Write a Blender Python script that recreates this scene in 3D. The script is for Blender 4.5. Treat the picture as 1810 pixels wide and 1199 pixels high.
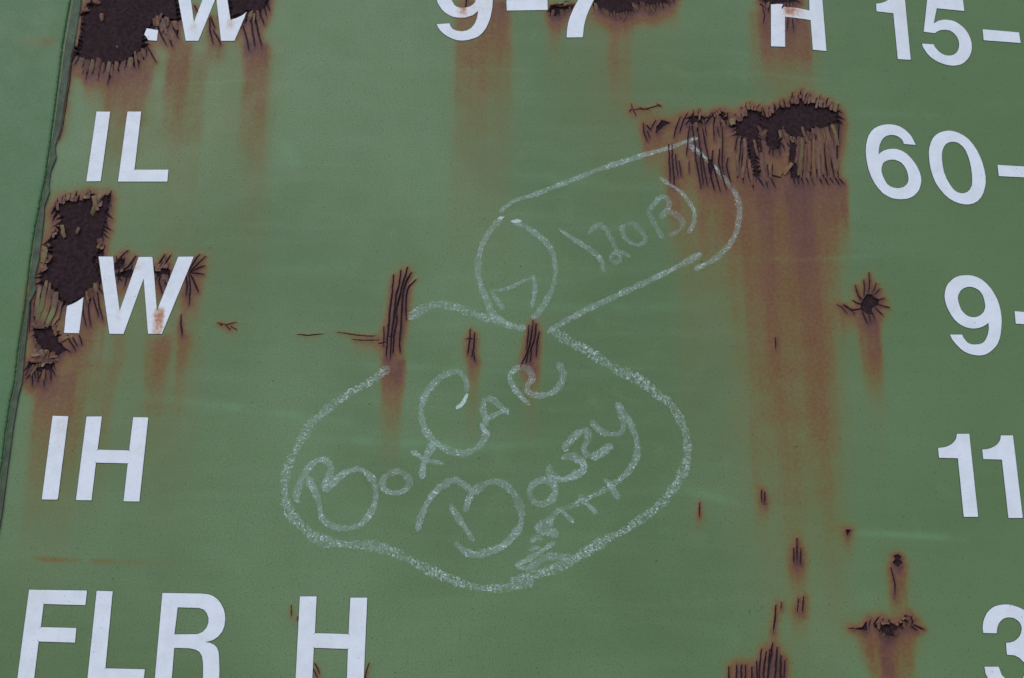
import bpy, math, random
import numpy as np
from mathutils import Vector, Matrix
from mathutils.geometry import delaunay_2d_cdt

random.seed(7)
rng = np.random.default_rng(11)
for o in list(bpy.data.objects):
    bpy.data.objects.remove(o)
scene = bpy.context.scene
COL = scene.collection

# ------------------------------------------------------------------ camera
W_PX, H_PX = 1810.0, 1199.0
F_PX = W_PX * 50.0 / 36.0
PITCH, ROLL = math.radians(20.6), 0.0155
DIST = 1.26                                  # along the view axis to the wall
CAM = Vector((0.0, -DIST * math.cos(PITCH), 1.62))
ROT = Matrix.Rotation(math.radians(90) + PITCH, 3, 'X') @ Matrix.Rotation(ROLL, 3, 'Z')
cam_data = bpy.data.cameras.new('camera')
cam_data.lens = 50.0
cam_data.sensor_width = 36.0
cam_data.clip_start = 0.01
cam_data.clip_end = 500.0
cam = bpy.data.objects.new('camera', cam_data)
cam.matrix_world = Matrix.Translation(CAM) @ ROT.to_4x4()
COL.objects.link(cam)
scene.camera = cam

# ------------------------------------------------------------------ sky and light (overcast open shade)
SUN_EL, SUN_AZ = math.radians(52), math.radians(-28)      # azimuth from the wall's outward normal, towards the left
world = bpy.data.worlds.new('World')
scene.world = world
world.use_nodes = True
wn = world.node_tree.nodes
sky = wn.new('ShaderNodeTexSky')
sky.sky_type = 'NISHITA'
sky.sun_disc = False
sky.sun_elevation = SUN_EL
sky.sun_rotation = math.radians(180) - SUN_AZ
sky.air_density = 1.0
sky.dust_density = 1.2
sky.ozone_density = 1.0
bg = wn['Background']
bg.inputs['Strength'].default_value = 0.13
world.node_tree.links.new(sky.outputs[0], bg.inputs[0])
sun_data = bpy.data.lights.new('sun', 'SUN')
sun_data.energy = 0.55
sun_data.angle = math.radians(38)
sun_data.color = (1.0, 0.98, 0.95)
sun = bpy.data.objects.new('sun', sun_data)
sdir = Vector((math.sin(SUN_AZ) * math.cos(SUN_EL), -math.cos(SUN_AZ) * math.cos(SUN_EL), math.sin(SUN_EL)))
sun.rotation_euler = sdir.to_track_quat('Z', 'Y').to_euler()
sun.location = sdir * 20
COL.objects.link(sun)
scene.view_settings.view_transform = 'Standard'
scene.view_settings.look = 'None'
scene.view_settings.gamma = 1.0
scene.view_settings.use_curve_mapping = False
scene.view_settings.exposure = 0.76

# ------------------------------------------------------------------ wall coordinates: u right, v up (mm), h towards the viewer
RN = np.array(ROT)
def P(pts):
    """points of the photograph -> (u, v) in mm on the wall plane y = 0"""
    a = np.asarray(pts, float).reshape(-1, 2)
    d = np.stack([(a[:, 0] - W_PX / 2) / F_PX, -(a[:, 1] - H_PX / 2) / F_PX, -np.ones(len(a))], 1) @ RN.T
    t = -CAM.y / d[:, 1]
    return np.stack([CAM.x + t * d[:, 0], CAM.z + t * d[:, 2]], 1) * 1000.0
MM = 0.5          # about 0.5 mm of wall for each pixel of the photograph
def Z(ox, oy, s, txt):
    return [(ox + float(p.split(',')[0]) / s, oy + float(p.split(',')[1]) / s) for p in txt.split()]

corner = P([(0, 0), (1810, 0), (0, 1199), (1810, 1199)])
CELL, SUB = 0.45, 4
MARG = 60.0
U0, V0 = corner[:, 0].min() - MARG, corner[:, 1].min() - MARG
NU = int((corner[:, 0].max() + MARG - U0) / CELL / SUB) * SUB
NV = int((corner[:, 1].max() + MARG - V0) / CELL / SUB) * SUB
gu = U0 + np.arange(NU + 1) * CELL
gv = V0 + np.arange(NV + 1) * CELL
SH = (NV + 1, NU + 1)
H = np.zeros(SH, np.float32); LIP = np.zeros(SH, np.float32); GRO = np.zeros(SH, np.float32)
BARE = np.zeros(SH, np.float32); STAIN = np.zeros(SH, np.float32); BURN = np.zeros(SH, np.float32)
SCRUB = np.zeros(SH, np.float32)
PID = np.zeros(SH, np.int16)

def sstep(a, b, x):
    t = np.clip((x - a) / (b - a), 0, 1)
    return t * t * (3 - 2 * t)
def vnoise(cu, cv, seed, oct_=2):
    """smooth value noise over the whole lattice, cell size in mm, about -1..1"""
    r = np.random.default_rng(seed)
    out = np.zeros(SH, np.float32); amp, tot = 1.0, 0.0
    for k in range(oct_):
        nu, nv = int(NU * CELL / cu) + 3, int(NV * CELL / cv) + 3
        g = r.uniform(-1, 1, (nv, nu)).astype(np.float32)
        x = (gu - U0) / cu; y = (gv - V0) / cv
        xi = x.astype(int); yi = y.astype(int)
        fx = (x - xi).astype(np.float32); fy = (y - yi).astype(np.float32)
        fx = fx * fx * (3 - 2 * fx); fy = fy * fy * (3 - 2 * fy)
        rows = g[:, xi] * (1 - fx) + g[:, xi + 1] * fx
        out += amp * (rows[yi] * (1 - fy)[:, None] + rows[yi + 1] * fy[:, None])
        tot += amp; amp *= 0.5; cu *= 0.5; cv *= 0.5
    return out / tot
N_RAG = vnoise(3.0, 3.0, 1, 3)
N_MID = vnoise(14.0, 14.0, 2, 3)
N_COL = vnoise(7.0, 160.0, 3, 3)
N_WRP = vnoise(10.0, 90.0, 4, 2)
N_BIG = vnoise(120.0, 90.0, 5, 3)

def window(pts, r):
    i0 = max(0, int((pts[:, 0].min() - r - U0) / CELL)); i1 = min(NU + 1, int((pts[:, 0].max() + r - U0) / CELL) + 2)
    j0 = max(0, int((pts[:, 1].min() - r - V0) / CELL)); j1 = min(NV + 1, int((pts[:, 1].max() + r - V0) / CELL) + 2)
    if i1 <= i0 or j1 <= j0: return None
    return (slice(j0, j1), slice(i0, i1)), gu[None, i0:i1], gv[j0:j1, None]
def over(A, w, x):
    A[w] = 1 - (1 - A[w]) * (1 - np.clip(x, 0, 1))
def sample(A, u, v):
    i = np.clip(((np.asarray(u) - U0) / CELL).round().astype(int), 0, NU)
    j = np.clip(((np.asarray(v) - V0) / CELL).round().astype(int), 0, NV)
    return A[j, i]

# ------------------------------------------------------------------ marks on the paint: cracks, peeled patches, rust runs
def crack_uv(p, w=0.9, lip=0.7, stain=0.75, burn=0.7, side=0, reach=4.0, wedge=False):
    p = np.asarray(p, float)
    win = window(p, 16.0)
    if win is None: return
    w_, X, Y = win
    n = len(p)
    L = np.concatenate([[0], np.cumsum(np.hypot(*np.diff(p, axis=0).T))]); L /= max(L[-1], 1e-6)
    sd = np.full((Y.shape[0], X.shape[1]), 99.0); sg = np.ones_like(sd)
    for k in range(n - 1):
        a, b = p[k], p[k + 1]; d = b - a; q = max(d @ d, 1e-9)
        t = np.clip(((X - a[0]) * d[0] + (Y - a[1]) * d[1]) / q, 0, 1)
        dist = np.hypot(X - a[0] - t * d[0], Y - a[1] - t * d[1])
        tt = L[k] + t * (L[k + 1] - L[k])
        r = w * 0.5 * (np.clip(1.25 - 1.3 * tt, 0.0, 1.2) if wedge else np.clip(np.sin(np.pi * (0.06 + 0.88 * tt)), 0.12, 1) ** 0.6)
        s = dist - r
        m = s < sd
        sd = np.where(m, s, sd)
        cr = (X - a[0]) * d[1] - (Y - a[1]) * d[0]
        sg = np.where(m, np.sign(cr), sg)
    sd = sd + N_RAG[w_] * 0.12
    g = sstep(0.28, -0.12, sd)
    BARE[w_] = np.maximum(BARE[w_], g)
    GRO[w_] = np.maximum(GRO[w_], g * (0.7 + 0.5 * w))
    s = side if side else random.choice((-1, 1))
    lp = lip * np.where(sg * s > 0, 1.0, 0.3) * np.exp(-np.maximum(sd, 0) / 1.5)
    LIP[w_] = np.maximum(LIP[w_], lp)
    m = np.clip(1 + 0.5 * N_MID[w_], 0, 2)
    over(STAIN, w_, stain * np.exp(-np.maximum(sd, 0) / reach) * m)
    over(BURN, w_, burn * np.exp(-np.maximum(sd, 0) / (reach * 0.42)) * m)
def wig(p, amp=0.16):
    """resample a traced crack and make it uneven"""
    p = np.asarray(p, float); L = np.concatenate([[0], np.cumsum(np.hypot(*np.diff(p, axis=0).T))])
    n = max(3, int(L[-1] / 4.0) + 1); t = np.linspace(0, L[-1], n)
    q = np.stack([np.interp(t, L, p[:, 0]), np.interp(t, L, p[:, 1])], 1)
    q[1:-1] += rng.normal(0, amp, (n - 2, 2)) * np.array([1, 0.4])
    return q
def crack(pts, w=1.0, **k):
    crack_uv(wig(P(pts)), w, **k)

def inside(poly, X, Y):
    c = np.zeros(np.broadcast(X, Y).shape, bool)
    n = len(poly); j = n - 1
    for i in range(n):
        (xi, yi), (xj, yj) = poly[i], poly[j]
        if yi != yj:
            c ^= ((yi > Y) != (yj > Y)) & (X < (xj - xi) * (Y - yi) / (yj - yi) + xi)
        j = i
    return c
PATCHES = []
FLAKES = []                                   # (patch number, centre line, width, heights)
def patch(pts, label, up=9.0, down=12.0, halo=6.0, spacing=4.6, rag=0.7, fringe=True, stain=0.85, seedlean=0.12, wfr=0.9):
    pid = len(PATCHES) + 1
    p = P(pts)
    if np.sum(p[:, 0] * np.roll(p[:, 1], -1) - np.roll(p[:, 0], -1) * p[:, 1]) < 0: p = p[::-1].copy()   # anticlockwise
    PATCHES.append((label, p))
    win = window(p, 30.0)
    if win is None: return
    w_, X, Y = win
    sd = np.full((Y.shape[0], X.shape[1]), 99.0)
    n = len(p)
    for k in range(n):
        a, b = p[k], p[(k + 1) % n]; d = b - a; q = max(d @ d, 1e-9)
        t = np.clip(((X - a[0]) * d[0] + (Y - a[1]) * d[1]) / q, 0, 1)
        sd = np.minimum(sd, np.hypot(X - a[0] - t * d[0], Y - a[1] - t * d[1]))
    sd = np.where(inside(p, X, Y), -sd, sd) + N_RAG[w_] * rag
    g = sstep(0.2, -0.2, sd)
    BARE[w_] = np.maximum(BARE[w_], g)
    PID[w_] = np.where(sd < 0, pid, PID[w_])
    GRO[w_] = np.maximum(GRO[w_], g * (0.75 + 0.12 * N_RAG[w_]))
    out = np.maximum(sd, 0)
    lift = np.clip(0.75 + 0.9 * N_RAG[w_], 0.1, 2)
    LIP[w_] = np.maximum(LIP[w_], 0.8 * lift * np.exp(-out / 1.6) * (sd > -0.3))
    m = np.clip(1 + 0.5 * N_MID[w_], 0.2, 2)
    over(STAIN, w_, stain * np.exp(-out / halo) * m)
    over(BURN, w_, stain * 0.9 * np.exp(-out / (halo * 0.35)) * m)
    if not fringe: return
    # strips of paint round the edge: cracks running outwards, the strip between two cracks lifts as a flake
    pos = []
    for k in range(n):
        a, b = p[k], p[(k + 1) % n]; d = b - a; L = np.hypot(*d)
        nrm = np.array([d[1], -d[0]]) / max(L, 1e-6)
        m_ = max(1, int(round(L / spacing)))
        for q in range(m_):
            pos.append((a + d * (q + rng.uniform(0.2, 0.8)) / m_, nrm))
    prev = None
    for c, nrm in pos:
        vs = 1.0 if nrm[1] > 0 else -1.0
        base = up if vs > 0 else down
        hor = abs(nrm[0])
        dr = nrm * 0.5 + np.array([rng.normal(seedlean * vs, 0.14), vs * (0.9 if abs(nrm[1]) > 0.25 else 0.2)])
        dr /= np.hypot(*dr)
        ln = base * rng.uniform(0.55, 1.2) * (1 - 0.4 * hor)
        bend = np.array([-dr[1], dr[0]]) * rng.normal(0, 0.12)
        a = c - dr * 1.5
        mid = c + dr * ln * 0.5 + bend * ln * 0.5
        e = c + dr * ln
        if rng.random() < 0.12: prev = None; continue
        crack_uv(np.array([a, c, mid, e]), wfr * rng.uniform(0.8, 2.3), lip=0.5, stain=stain * 0.6, burn=stain * 0.55, reach=2.2, wedge=True)
        if prev is not None and hor < 0.93:
            c0, d0, l0 = prev
            gap = np.hypot(*(c - c0))
            if 1.6 < gap < 8.5 and d0 @ dr > 0.55:
                cc = (c + c0) / 2; dd = dr + d0; dd /= np.hypot(*dd)
                lo = min(ln, l0) * rng.uniform(0.7, 1.0)
                tip = rng.uniform(-0.6, 3.0) if rng.random() < .8 else rng.uniform(3, 5.5)
                t_ = np.linspace(0, 1, 6)[:, None]
                line = (cc + dd * lo) * (1 - t_) + (cc - dd * tip) * t_
                lift_ = rng.uniform(0.35, 1.5)
                hh = -0.12 + lift_ * t_[:, 0] ** 1.6 + 0.14 * t_[:, 0] ** .5 * 2
                FLAKES.append((pid, line, gap * rng.uniform(0.78, 1.0), hh, stain))
        prev = (c, dr, ln)
def strip(pid, pts, w, lift=1.2, ends=(0.25, 0.7), stain=0.7):
    q = P(pts)
    L = np.concatenate([[0], np.cumsum(np.hypot(*np.diff(q, axis=0).T))])
    n = 9; t = np.linspace(0, L[-1], n)
    q = np.stack([np.interp(t, L, q[:, 0]), np.interp(t, L, q[:, 1])], 1)
    q[1:-1, 0] += rng.normal(0, 0.22, n - 2)
    s = np.linspace(0, 1, n)
    hh = lift * (ends[0] * (1 - s) + ends[1] * s + 0.6 * np.sin(np.pi * s)) + 0.15
    FLAKES.append((pid, q, w * MM, hh, stain))

def drip(x0, x1, y0, y1, s, b=0.0, soft=4.2, hold=0.22, streak=0.3):
    """rust washed down the wall below a break: straight-sided, fading downwards"""
    ym = (y0 + y1) / 2
    a, c = P([(x0, ym), (x1, ym)])
    top = P([((x0 + x1) / 2, y0)])[0, 1]; bot = P([((x0 + x1) / 2, y1)])[0, 1]
    box = np.array([(a[0], bot), (c[0], top)])
    win = window(box, 14.0)
    if win is None: return
    w_, X, Y = win
    Xw = X + 2.6 * N_WRP[w_] + 0.8 * N_RAG[w_]
    e = sstep(-soft, soft, Xw - a[0]) * sstep(-soft, soft, c[0] - Xw)
    t = (top - Y) / max(top - bot, 1e-3)
    f = sstep(-5 / max(top - bot, 3), 5 / max(top - bot, 12), t) * np.clip(1.12 - np.clip((t + 0.12 * N_COL[w_] - hold) / (1 - hold), 0, 1) * 1.12, 0, 1) ** 1.15
    k = np.clip(1 + streak * 1.6 * N_COL[w_] + 0.25 * N_MID[w_], 0, 1.8)
    over(STAIN, w_, s * e * f * k)
    if b > 0: over(BURN, w_, b * e * f * np.clip(k * 0.9, 0, 1.5) * (1 - 0.5 * sstep(0.2, 1, t)))

def scrub(pts, w, s):
    p = wig(P(pts), 0.6); win = window(p, 12)
    w_, X, Y = win
    sd = np.full((Y.shape[0], X.shape[1]), 99.0)
    for k in range(len(p) - 1):
        a, b = p[k], p[k + 1]; d = b - a; q = max(d @ d, 1e-9)
        t = np.clip(((X - a[0]) * d[0] + (Y - a[1]) * d[1]) / q, 0, 1)
        sd = np.minimum(sd, np.hypot(X - a[0] - t * d[0], Y - a[1] - t * d[1]))
    tl = np.clip((X - p[0, 0]) / (p[-1, 0] - p[0, 0] + 1e-6), 0, 1)
    s = s * np.sin(np.pi * tl) ** .7 if p[-1, 0] - p[0, 0] > 20 else s
    over(SCRUB, w_, s * np.exp(-(sd / (w * MM)) ** 2) * np.clip(0.8 + 0.8 * N_MID[w_], 0, 1))

za = lambda t: Z(0, 0, 2.998, t)               # enlargements of the photograph that the points were read from
zb = lambda t: Z(0, 320, 2.998, t)
zc = lambda t: Z(0, 700, 2.402, t)
zd = lambda t: Z(1080, 120, 3.33, t)
ze = lambda t: Z(1310, 0, 2.998, t)
zf = lambda t: Z(750, 0, 3.62, t)
zg = lambda t: Z(500, 450, 3.426, t)
zh = lambda t: Z(1210, 850, 3.0167, t)
zi = lambda t: Z(480, 620, 3.527, t)
zj = lambda t: Z(700, 680, 3.1556, t)
zk = lambda t: Z(820, 220, 2.998, t)
zl = lambda t: Z(1400, 440, 3.527, t)
zm = lambda t: Z(1500, 740, 4.613, t)
zn = lambda t: Z(470, 880, 3.62, t)
zo = lambda t: Z(1380, 150, 5.993, t)
zp = lambda t: Z(0, 300, 3.0, t)

# --- peeled patches (bare rusted steel)
patch(za('490,-10 470,40 440,70 437,150 420,230 398,290 430,315 460,330 520,335 575,345 620,345 660,320 700,310 740,290 770,250 765,180 800,150 820,100 850,95 920,120 950,110 952,60 945,0 900,-130 700,-200 540,-140'),
      'large peeled patch of dark rusted steel beside the letter W at the top', up=9, down=19, spacing=5.0, wfr=1.9)
patch(za('1215,-60 1212,20 1222,95 1260,90 1320,60 1350,85 1385,60 1410,30 1425,0 1400,-80'),
      'peeled rust patch behind the torn right arm of the top W', up=8, down=19, spacing=4.6, wfr=1.5)
patch(zb('285,150 320,110 360,100 400,95 440,110 470,75 500,70 500,120 480,170 520,130 555,75 590,85 560,150 575,165 560,230 545,290 515,335 540,360 545,375 510,400 500,440 530,470 540,540 500,570 440,620 400,650 350,660 310,640 300,590 260,560 215,555 215,480 250,430 265,370 260,310 300,290 325,230 320,180 290,165'),
      'tall peeled rust patch beside the seam, over the broken letter I', up=8, down=13, spacing=4.4, halo=5, wfr=1.3)
patch(zb('180,780 250,770 290,770 310,810 305,850 330,870 350,900 300,930 240,900 200,880 185,830'),
      'small peeled rust patch near the seam under a bundle of curled strips', up=5, down=6, spacing=4.0, halo=6)
patch(zb('150,960 230,965 290,960 270,1000 235,1020 200,1010 160,980'),
      'lowest small peeled rust patch near the seam', up=4, down=13, spacing=3.4, halo=7)
patch(zb('605,475 608,440 645,408 662,440 640,465'), 'small rust hole left of the middle of the letter W', up=9, down=5, halo=4)
patch(zb('620,497 660,478 703,470 706,490 690,515 650,512'), 'small rust hole between the strokes of the letter W', up=8, down=9, halo=4)
patch(zb('818,480 860,455 905,475 900,500 870,525 840,512'), 'small rust hole in the right half of the letter W', up=10, down=10, halo=5)
patch(zd('890,290 940,280 990,240 1040,210 1070,205 1130,175 1160,205 1190,210 1230,225 1260,215 1290,245 1340,250 1345,330 1300,335 1270,350 1210,360 1190,370 1150,400 1120,430 1080,420 1040,400 1010,370 985,400 1000,440 990,480 950,490 915,450 920,390 890,350'),
      'wide peeled rust patch beside the number 60', up=12, down=8, halo=6, spacing=4.2, seedlean=0.25, wfr=1.2)
patch(zd('735,310 760,290 790,260 830,235 860,260 890,275 892,350 870,380 868,480 860,560 880,640 845,640 840,580 812,520 800,415 740,400 730,340 700,345'),
      'peeled rust patch with a narrow tail, left of the widest patch', up=10, down=10, halo=6, spacing=4.0)
patch(zd('465,290 500,285 520,290 545,285 552,310 530,335 500,340 470,330'), 'small rust hole above the chalk line', up=9, down=10, halo=5, spacing=3.6)
patch(zd('610,290 655,258 660,290 690,300 660,320 630,320 605,300'), 'small pointed rust hole right of the chalk corner', up=8, down=8, halo=5, spacing=3.6)
patch(zd('265,350 300,310 345,325 310,345 265,388'), 'small rust hole at the far left of the cracked row', up=3, down=4, halo=5, fringe=False)
patch(zd('572,540 596,545 600,600 590,645 570,600'), 'narrow rust slit under the chalk corner', up=5, down=6, halo=4, fringe=False)
patch(zd('1056,420 1092,420 1092,560 1112,655 1060,650 1048,570'), 'narrow bare strip among the long curled strips', up=4, down=9, halo=5, fringe=False)
patch(zl('430,345 465,285 500,290 520,310 545,320 540,350 500,370 500,410 470,405 430,385'), 'star shaped rust hole left of the number 9', halo=5, fringe=False, rag=0.4)
patch(zh('1010,765 1040,780 1075,755 1100,758 1135,780 1170,735 1185,720 1220,745 1210,765 1170,775 1140,790 1130,820 1090,840 1060,825 1050,800 1020,785'), 'jagged rust hole with a long run below it, left of the number 3', up=4, down=3, halo=5, spacing=6, rag=0.4)
patch(zh('905,790 945,785 970,752 975,800 940,797'), 'small triangular rust hole at the end of a jagged break', halo=4, fringe=False, rag=0.3)
patch(zh('1115,400 1140,395 1155,405 1150,425 1160,440 1140,462 1110,435 1125,420'), 'small round rust hole above the jagged break', halo=4, fringe=False, rag=0.3)
patch(zh('858,262 886,262 870,292'), 'tiny rust chip under the number 11', halo=3, fringe=False, rag=0.2)
patch(zf('800,52 830,36 870,45 950,45 900,80 840,105 805,85'), 'rust hole between the dash and the 7', up=3, down=5, halo=5, spacing=3.0, wfr=0.6)
patch(zf('1080,35 1100,-40 1300,-90 1600,-60 1600,0 1530,25 1440,55 1390,28 1340,45 1330,80 1240,95 1180,80 1120,50'), 'long peeled rust patch right of the 7', up=5, down=8, halo=6, spacing=2.9, wfr=0.6, seedlean=-0.5)
patch(ze('120,-60 125,15 160,22 230,15 290,10 305,-60'), 'rust patch over the broken letter H', up=4, down=9, halo=7, spacing=3.4, wfr=0.6)

# --- separate cracks
for t, w in (('670,125 665,220 650,330 640,450 630,540 628,620', 1.2), ('715,100 705,190 685,250 675,370 660,480 655,540 652,625', 1.4),
             ('755,80 735,150 710,250 690,330 690,400 670,530 668,600', 1.5), ('780,110 745,170 725,260 722,360', 1.7),
             ('805,155 760,200 745,260 748,400', 1.1), ('724,262 718,430 705,540 712,595', 1.3), ('612,440 610,560', .8),
             ('1135,455 1132,530 1120,600', 1.0), ('1160,475 1158,560 1145,625', 1.0), ('1155,580 1165,650', .8), ('1115,512 1150,512', .5),
             ('1515,395 1510,480 1495,560 1470,620 1440,680', 1.1), ('1490,430 1485,510 1475,580', .9), ('1535,420 1530,500 1505,580 1500,655', 1.2),
             ('1555,470 1540,530 1535,620', 1.0), ('1490,590 1472,665', .8)):
    crack(zg(t), w, reach=2.8)
for t in ('90,485 150,492 240,482', '330,472 420,485 500,495 570,495', '415,515 500,522 585,520', '580,540 635,533', '640,497 670,497'):
    crack(zg(t), 0.55, stain=0.6, burn=0.35, lip=0.3, reach=2.0)
for t, w in (('340,455 345,560 350,690', 1.1), ('360,455 365,560 375,700', 1.2), ('380,510 385,570 395,640', .9), ('400,550 415,640', .8), ('460,550 460,620', .5),
             ('190,330 195,380 215,435', .8), ('210,340 235,370', .9), ('215,375 230,415', .6), ('235,365 265,310', .8), ('370,420 385,350 410,290', .8),
             ('405,380 425,320 450,270', .9), ('440,340 470,290', .8), ('480,340 495,450 500,540 520,640 530,710', 1.3), ('465,345 455,420 445,520', 1.0),
             ('510,350 520,420 530,560 545,690', 1.2), ('540,360 555,440 575,540', 1.3), ('555,350 565,400', .8), ('530,480 550,600 570,700', 1.2),
             ('575,560 590,640 610,725', 1.3), ('600,490 595,560 620,640 645,730', 1.4), ('640,480 635,560 655,640 680,720', 1.3),
             ('655,350 660,430 655,560 665,640', 1.1), ('690,530 680,580 695,640 715,700', 1.1), ('605,340 610,430', .9), ('625,350 640,410', .8),
             ('550,340 600,280 625,258', .9), ('560,330 590,270', .7), ('660,290 690,300 735,320', .9), ('690,345 735,345', .8),
             ('745,410 730,490', .9), ('770,410 745,600 745,650', 1.3), ('780,470 770,600 780,680', 1.1), ('800,540 815,640 840,710', 1.3),
             ('850,420 870,500', 1.2), ('880,420 890,560 915,650', 1.6), ('860,640 900,700', 1.0), ('920,570 930,640', .9), ('950,570 945,650', .8),
             ('930,630 960,638 1000,648', 1.3), ('910,660 925,710', .9), ('940,650 970,710', .9), ('1060,560 1030,610 1010,630', 1.0),
             ('940,480 930,510', .8), ('960,480 965,505', .8), ('985,470 1000,520', .9), ('1010,450 1025,490', .8), ('1030,430 1050,470', .9),
             ('1345,330 1338,420 1335,470', 1.3), ('1320,340 1335,440 1330,560 1340,650', 1.2), ('1070,640 1085,690', 1.0), ('1095,645 1110,690', 1.0),
             ('1120,650 1135,690', .9), ('1150,650 1165,685', .9), ('1180,655 1195,690', .8), ('1230,655 1245,690', .9), ('1260,650 1280,690', .9),
             ('1290,650 1310,680', .8), ('1320,650 1345,690', .9), ('1345,655 1370,685', .7),
             ('1120,440 1110,560 1110,640', 1.4), ('1150,410 1140,520 1130,640', 1.4), ('1180,420 1175,540 1178,650', 1.4), ('1205,380 1205,520 1215,650', 1.4),
             ('1235,420 1240,540 1255,650', 1.6), ('1262,440 1262,540 1275,650', 1.4), ('1285,350 1300,450 1300,560 1315,650', 1.6)):
    crack(zd(t), w, reach=3.0)
for t in ('115,245 150,247 185,240 230,250', '120,215 130,245', '130,250 150,285', '170,235 190,250', '200,245 235,235 295,222', '270,215 295,232', '120,245 110,260'):
    crack(zd(t), 0.6, lip=0.4, stain=0.6, burn=0.3, reach=2.0)
for t, w in (('610,440 650,395 680,370', .9), ('620,490 680,460 720,400', 1.2), ('815,480 850,430 875,390', 1.2), ('870,450 905,395', .9), ('1000,480 1035,420 1060,390', 1.1),
             ('1005,485 1060,430 1090,400', .9), ('1005,487 1050,465 1085,450', .9), ('1005,490 1045,490 1080,497', .9), ('985,500 992,550 988,605', 1.3),
             ('1000,490 1010,560 1003,660', .9), ('1010,500 1035,550 1052,590', 1.3), ('960,710 960,760 966,820', 1.0), ('840,530 862,600', 1.0), ('870,530 893,575', .9),
             ('610,490 645,530', 1.1), ('440,650 440,700 457,770', .9), ('470,640 470,700 482,770', 1.0), ('490,600 505,660 522,720', .9), ('515,590 530,680 546,740', .9),
             ('520,560 545,600', .8), ('300,860 360,820', 1.3), ('360,830 400,900', 1.0), ('385,830 412,880', .9), ('420,820 435,870', .9), ('330,880 375,910', .9),
             ('200,1000 205,1070', .8), ('180,990 190,1050', .8), ('235,1015 235,1090', .8), ('255,1005 272,1060', .8), ('270,985 292,1030', .8), ('150,980 175,1050 172,1090', .9),
             ('165,560 160,700 155,800', .8), ('190,590 185,700', .9), ('180,650 185,760', .9)):
    crack(zb(t), w, reach=3.2)
for t in ('1150,752 1190,765 1215,760 1255,750', '1195,765 1222,792', '1222,772 1255,790', '1165,755 1175,770'):
    crack(zb(t), 0.6, lip=0.4, stain=0.6, burn=0.25, reach=2.0)
for t, w in (('1110,100 1115,170 1130,235', 1.0), ('1130,160 1170,238', 1.0), ('1115,90 1140,150', .9), ('1030,30 1050,70', .8), ('820,90 850,180 882,240', 1.0),
             ('860,95 885,170 915,250', 1.0), ('905,120 945,205', .9), ('955,45 1010,52', .6), ('780,250 830,335', .9), ('1290,140 1305,200 1320,270', 1.1), ('1330,100 1340,180 1352,247', 1.2),
             ('1355,90 1370,180 1388,247', 1.2), ('1385,90 1400,132', .9), ('540,75 545,110', .6), ('265,215 275,240', .5)):
    crack(za(t), w, reach=3.4)
for t, w in (('475,275 485,220 480,150', .8), ('450,300 452,250 448,195', .8), ('440,320 410,290 395,230', .7), ('430,325 415,300 405,265', .6), ('500,280 515,250 525,215', .7),
             ('515,290 550,250', .6), ('540,320 577,310', .6), ('540,350 610,370', .9), ('520,370 565,415', .8), ('500,400 517,440', .8), ('430,347 400,340 378,322', .7),
             ('435,375 370,385 320,350', .8), ('390,405 345,365 320,352', .7), ('345,405 310,365 280,348', .6), ('440,400 472,470', .9), ('480,400 490,460', .8)):
    crack(zl(t), w, reach=2.6, stain=0.65)
for t, w in (('1225,770 1275,795', .8), ('990,745 985,780', .7), ('1010,765 1035,730', .8), ('905,790 882,788', .5), ('1055,750 1065,735', .5), ('1200,770 1240,800', .8), ('1100,465 1115,520 1125,560 1122,610', 1.0),
             ('600,310 603,360 602,430', 1.0), ('583,360 585,440', .9), ('622,360 618,430 622,450', .9), ('412,50 415,120', .9), ('428,60 430,130', .8), ('80,120 80,190', .7),
             ('608,630 603,700', .7), ('635,620 630,700', .9), ('517,650 515,690', .5), ('487,665 483,740 475,800', 1.1), ('470,870 462,940 450,1000 440,1100', 1.5),
             ('495,890 490,960 480,1110', 1.3), ('515,935 515,1110', 1.3), ('435,915 425,1000 420,1120', 1.2), ('410,900 400,1000 402,1100', 1.0), ('385,965 390,1110', 1.1),
             ('360,995 362,1100', 1.1), ('325,985 325,1120', 1.0), ('305,985 303,1100', 1.0), ('278,985 278,1110', 1.2), ('237,995 237,1100', 1.1), ('455,900 445,1020', .9), ('535,960 530,1100', .7)):
    crack(zh(t), w, reach=2.8)
for t, w in (('163,690 165,760', .5), ('312,1060 330,1090 345,1130', .6), ('305,1100 330,1155', .6), ('662,1060 645,1100 635,1150', .7), ('640,1120 632,1180', .7), ('205,760 200,790', .4)):
    crack(zn(t), w, lip=0.3, stain=0.55, burn=0.25, reach=2.2)
for t, w in (('115,45 125,80 120,120', .8), ('140,30 150,70', .8), ('250,95 245,150', .7), ('270,100 280,160', .7), ('240,30 260,60', .6), ('100,20 120,40', .7), ('285,60 300,110', .6)):
    crack(ze(t), w, reach=3.5)
crack([(1370, 597), (1372, 607), (1371, 618)], 0.7, reach=2.2)
crack([(268, 0), (272, 8), (266, 12)], 0.6)
crack(zf('275,-60 270,20 265,45'), 1.0)
# --- cracked paint lifting along the seam
crack(za('440,60 425,150 400,250 385,300 370,430 355,520 345,600 330,690 312,745'), 0.7, stain=0.6, burn=0.3, lip=0.8, side=1)

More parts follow.
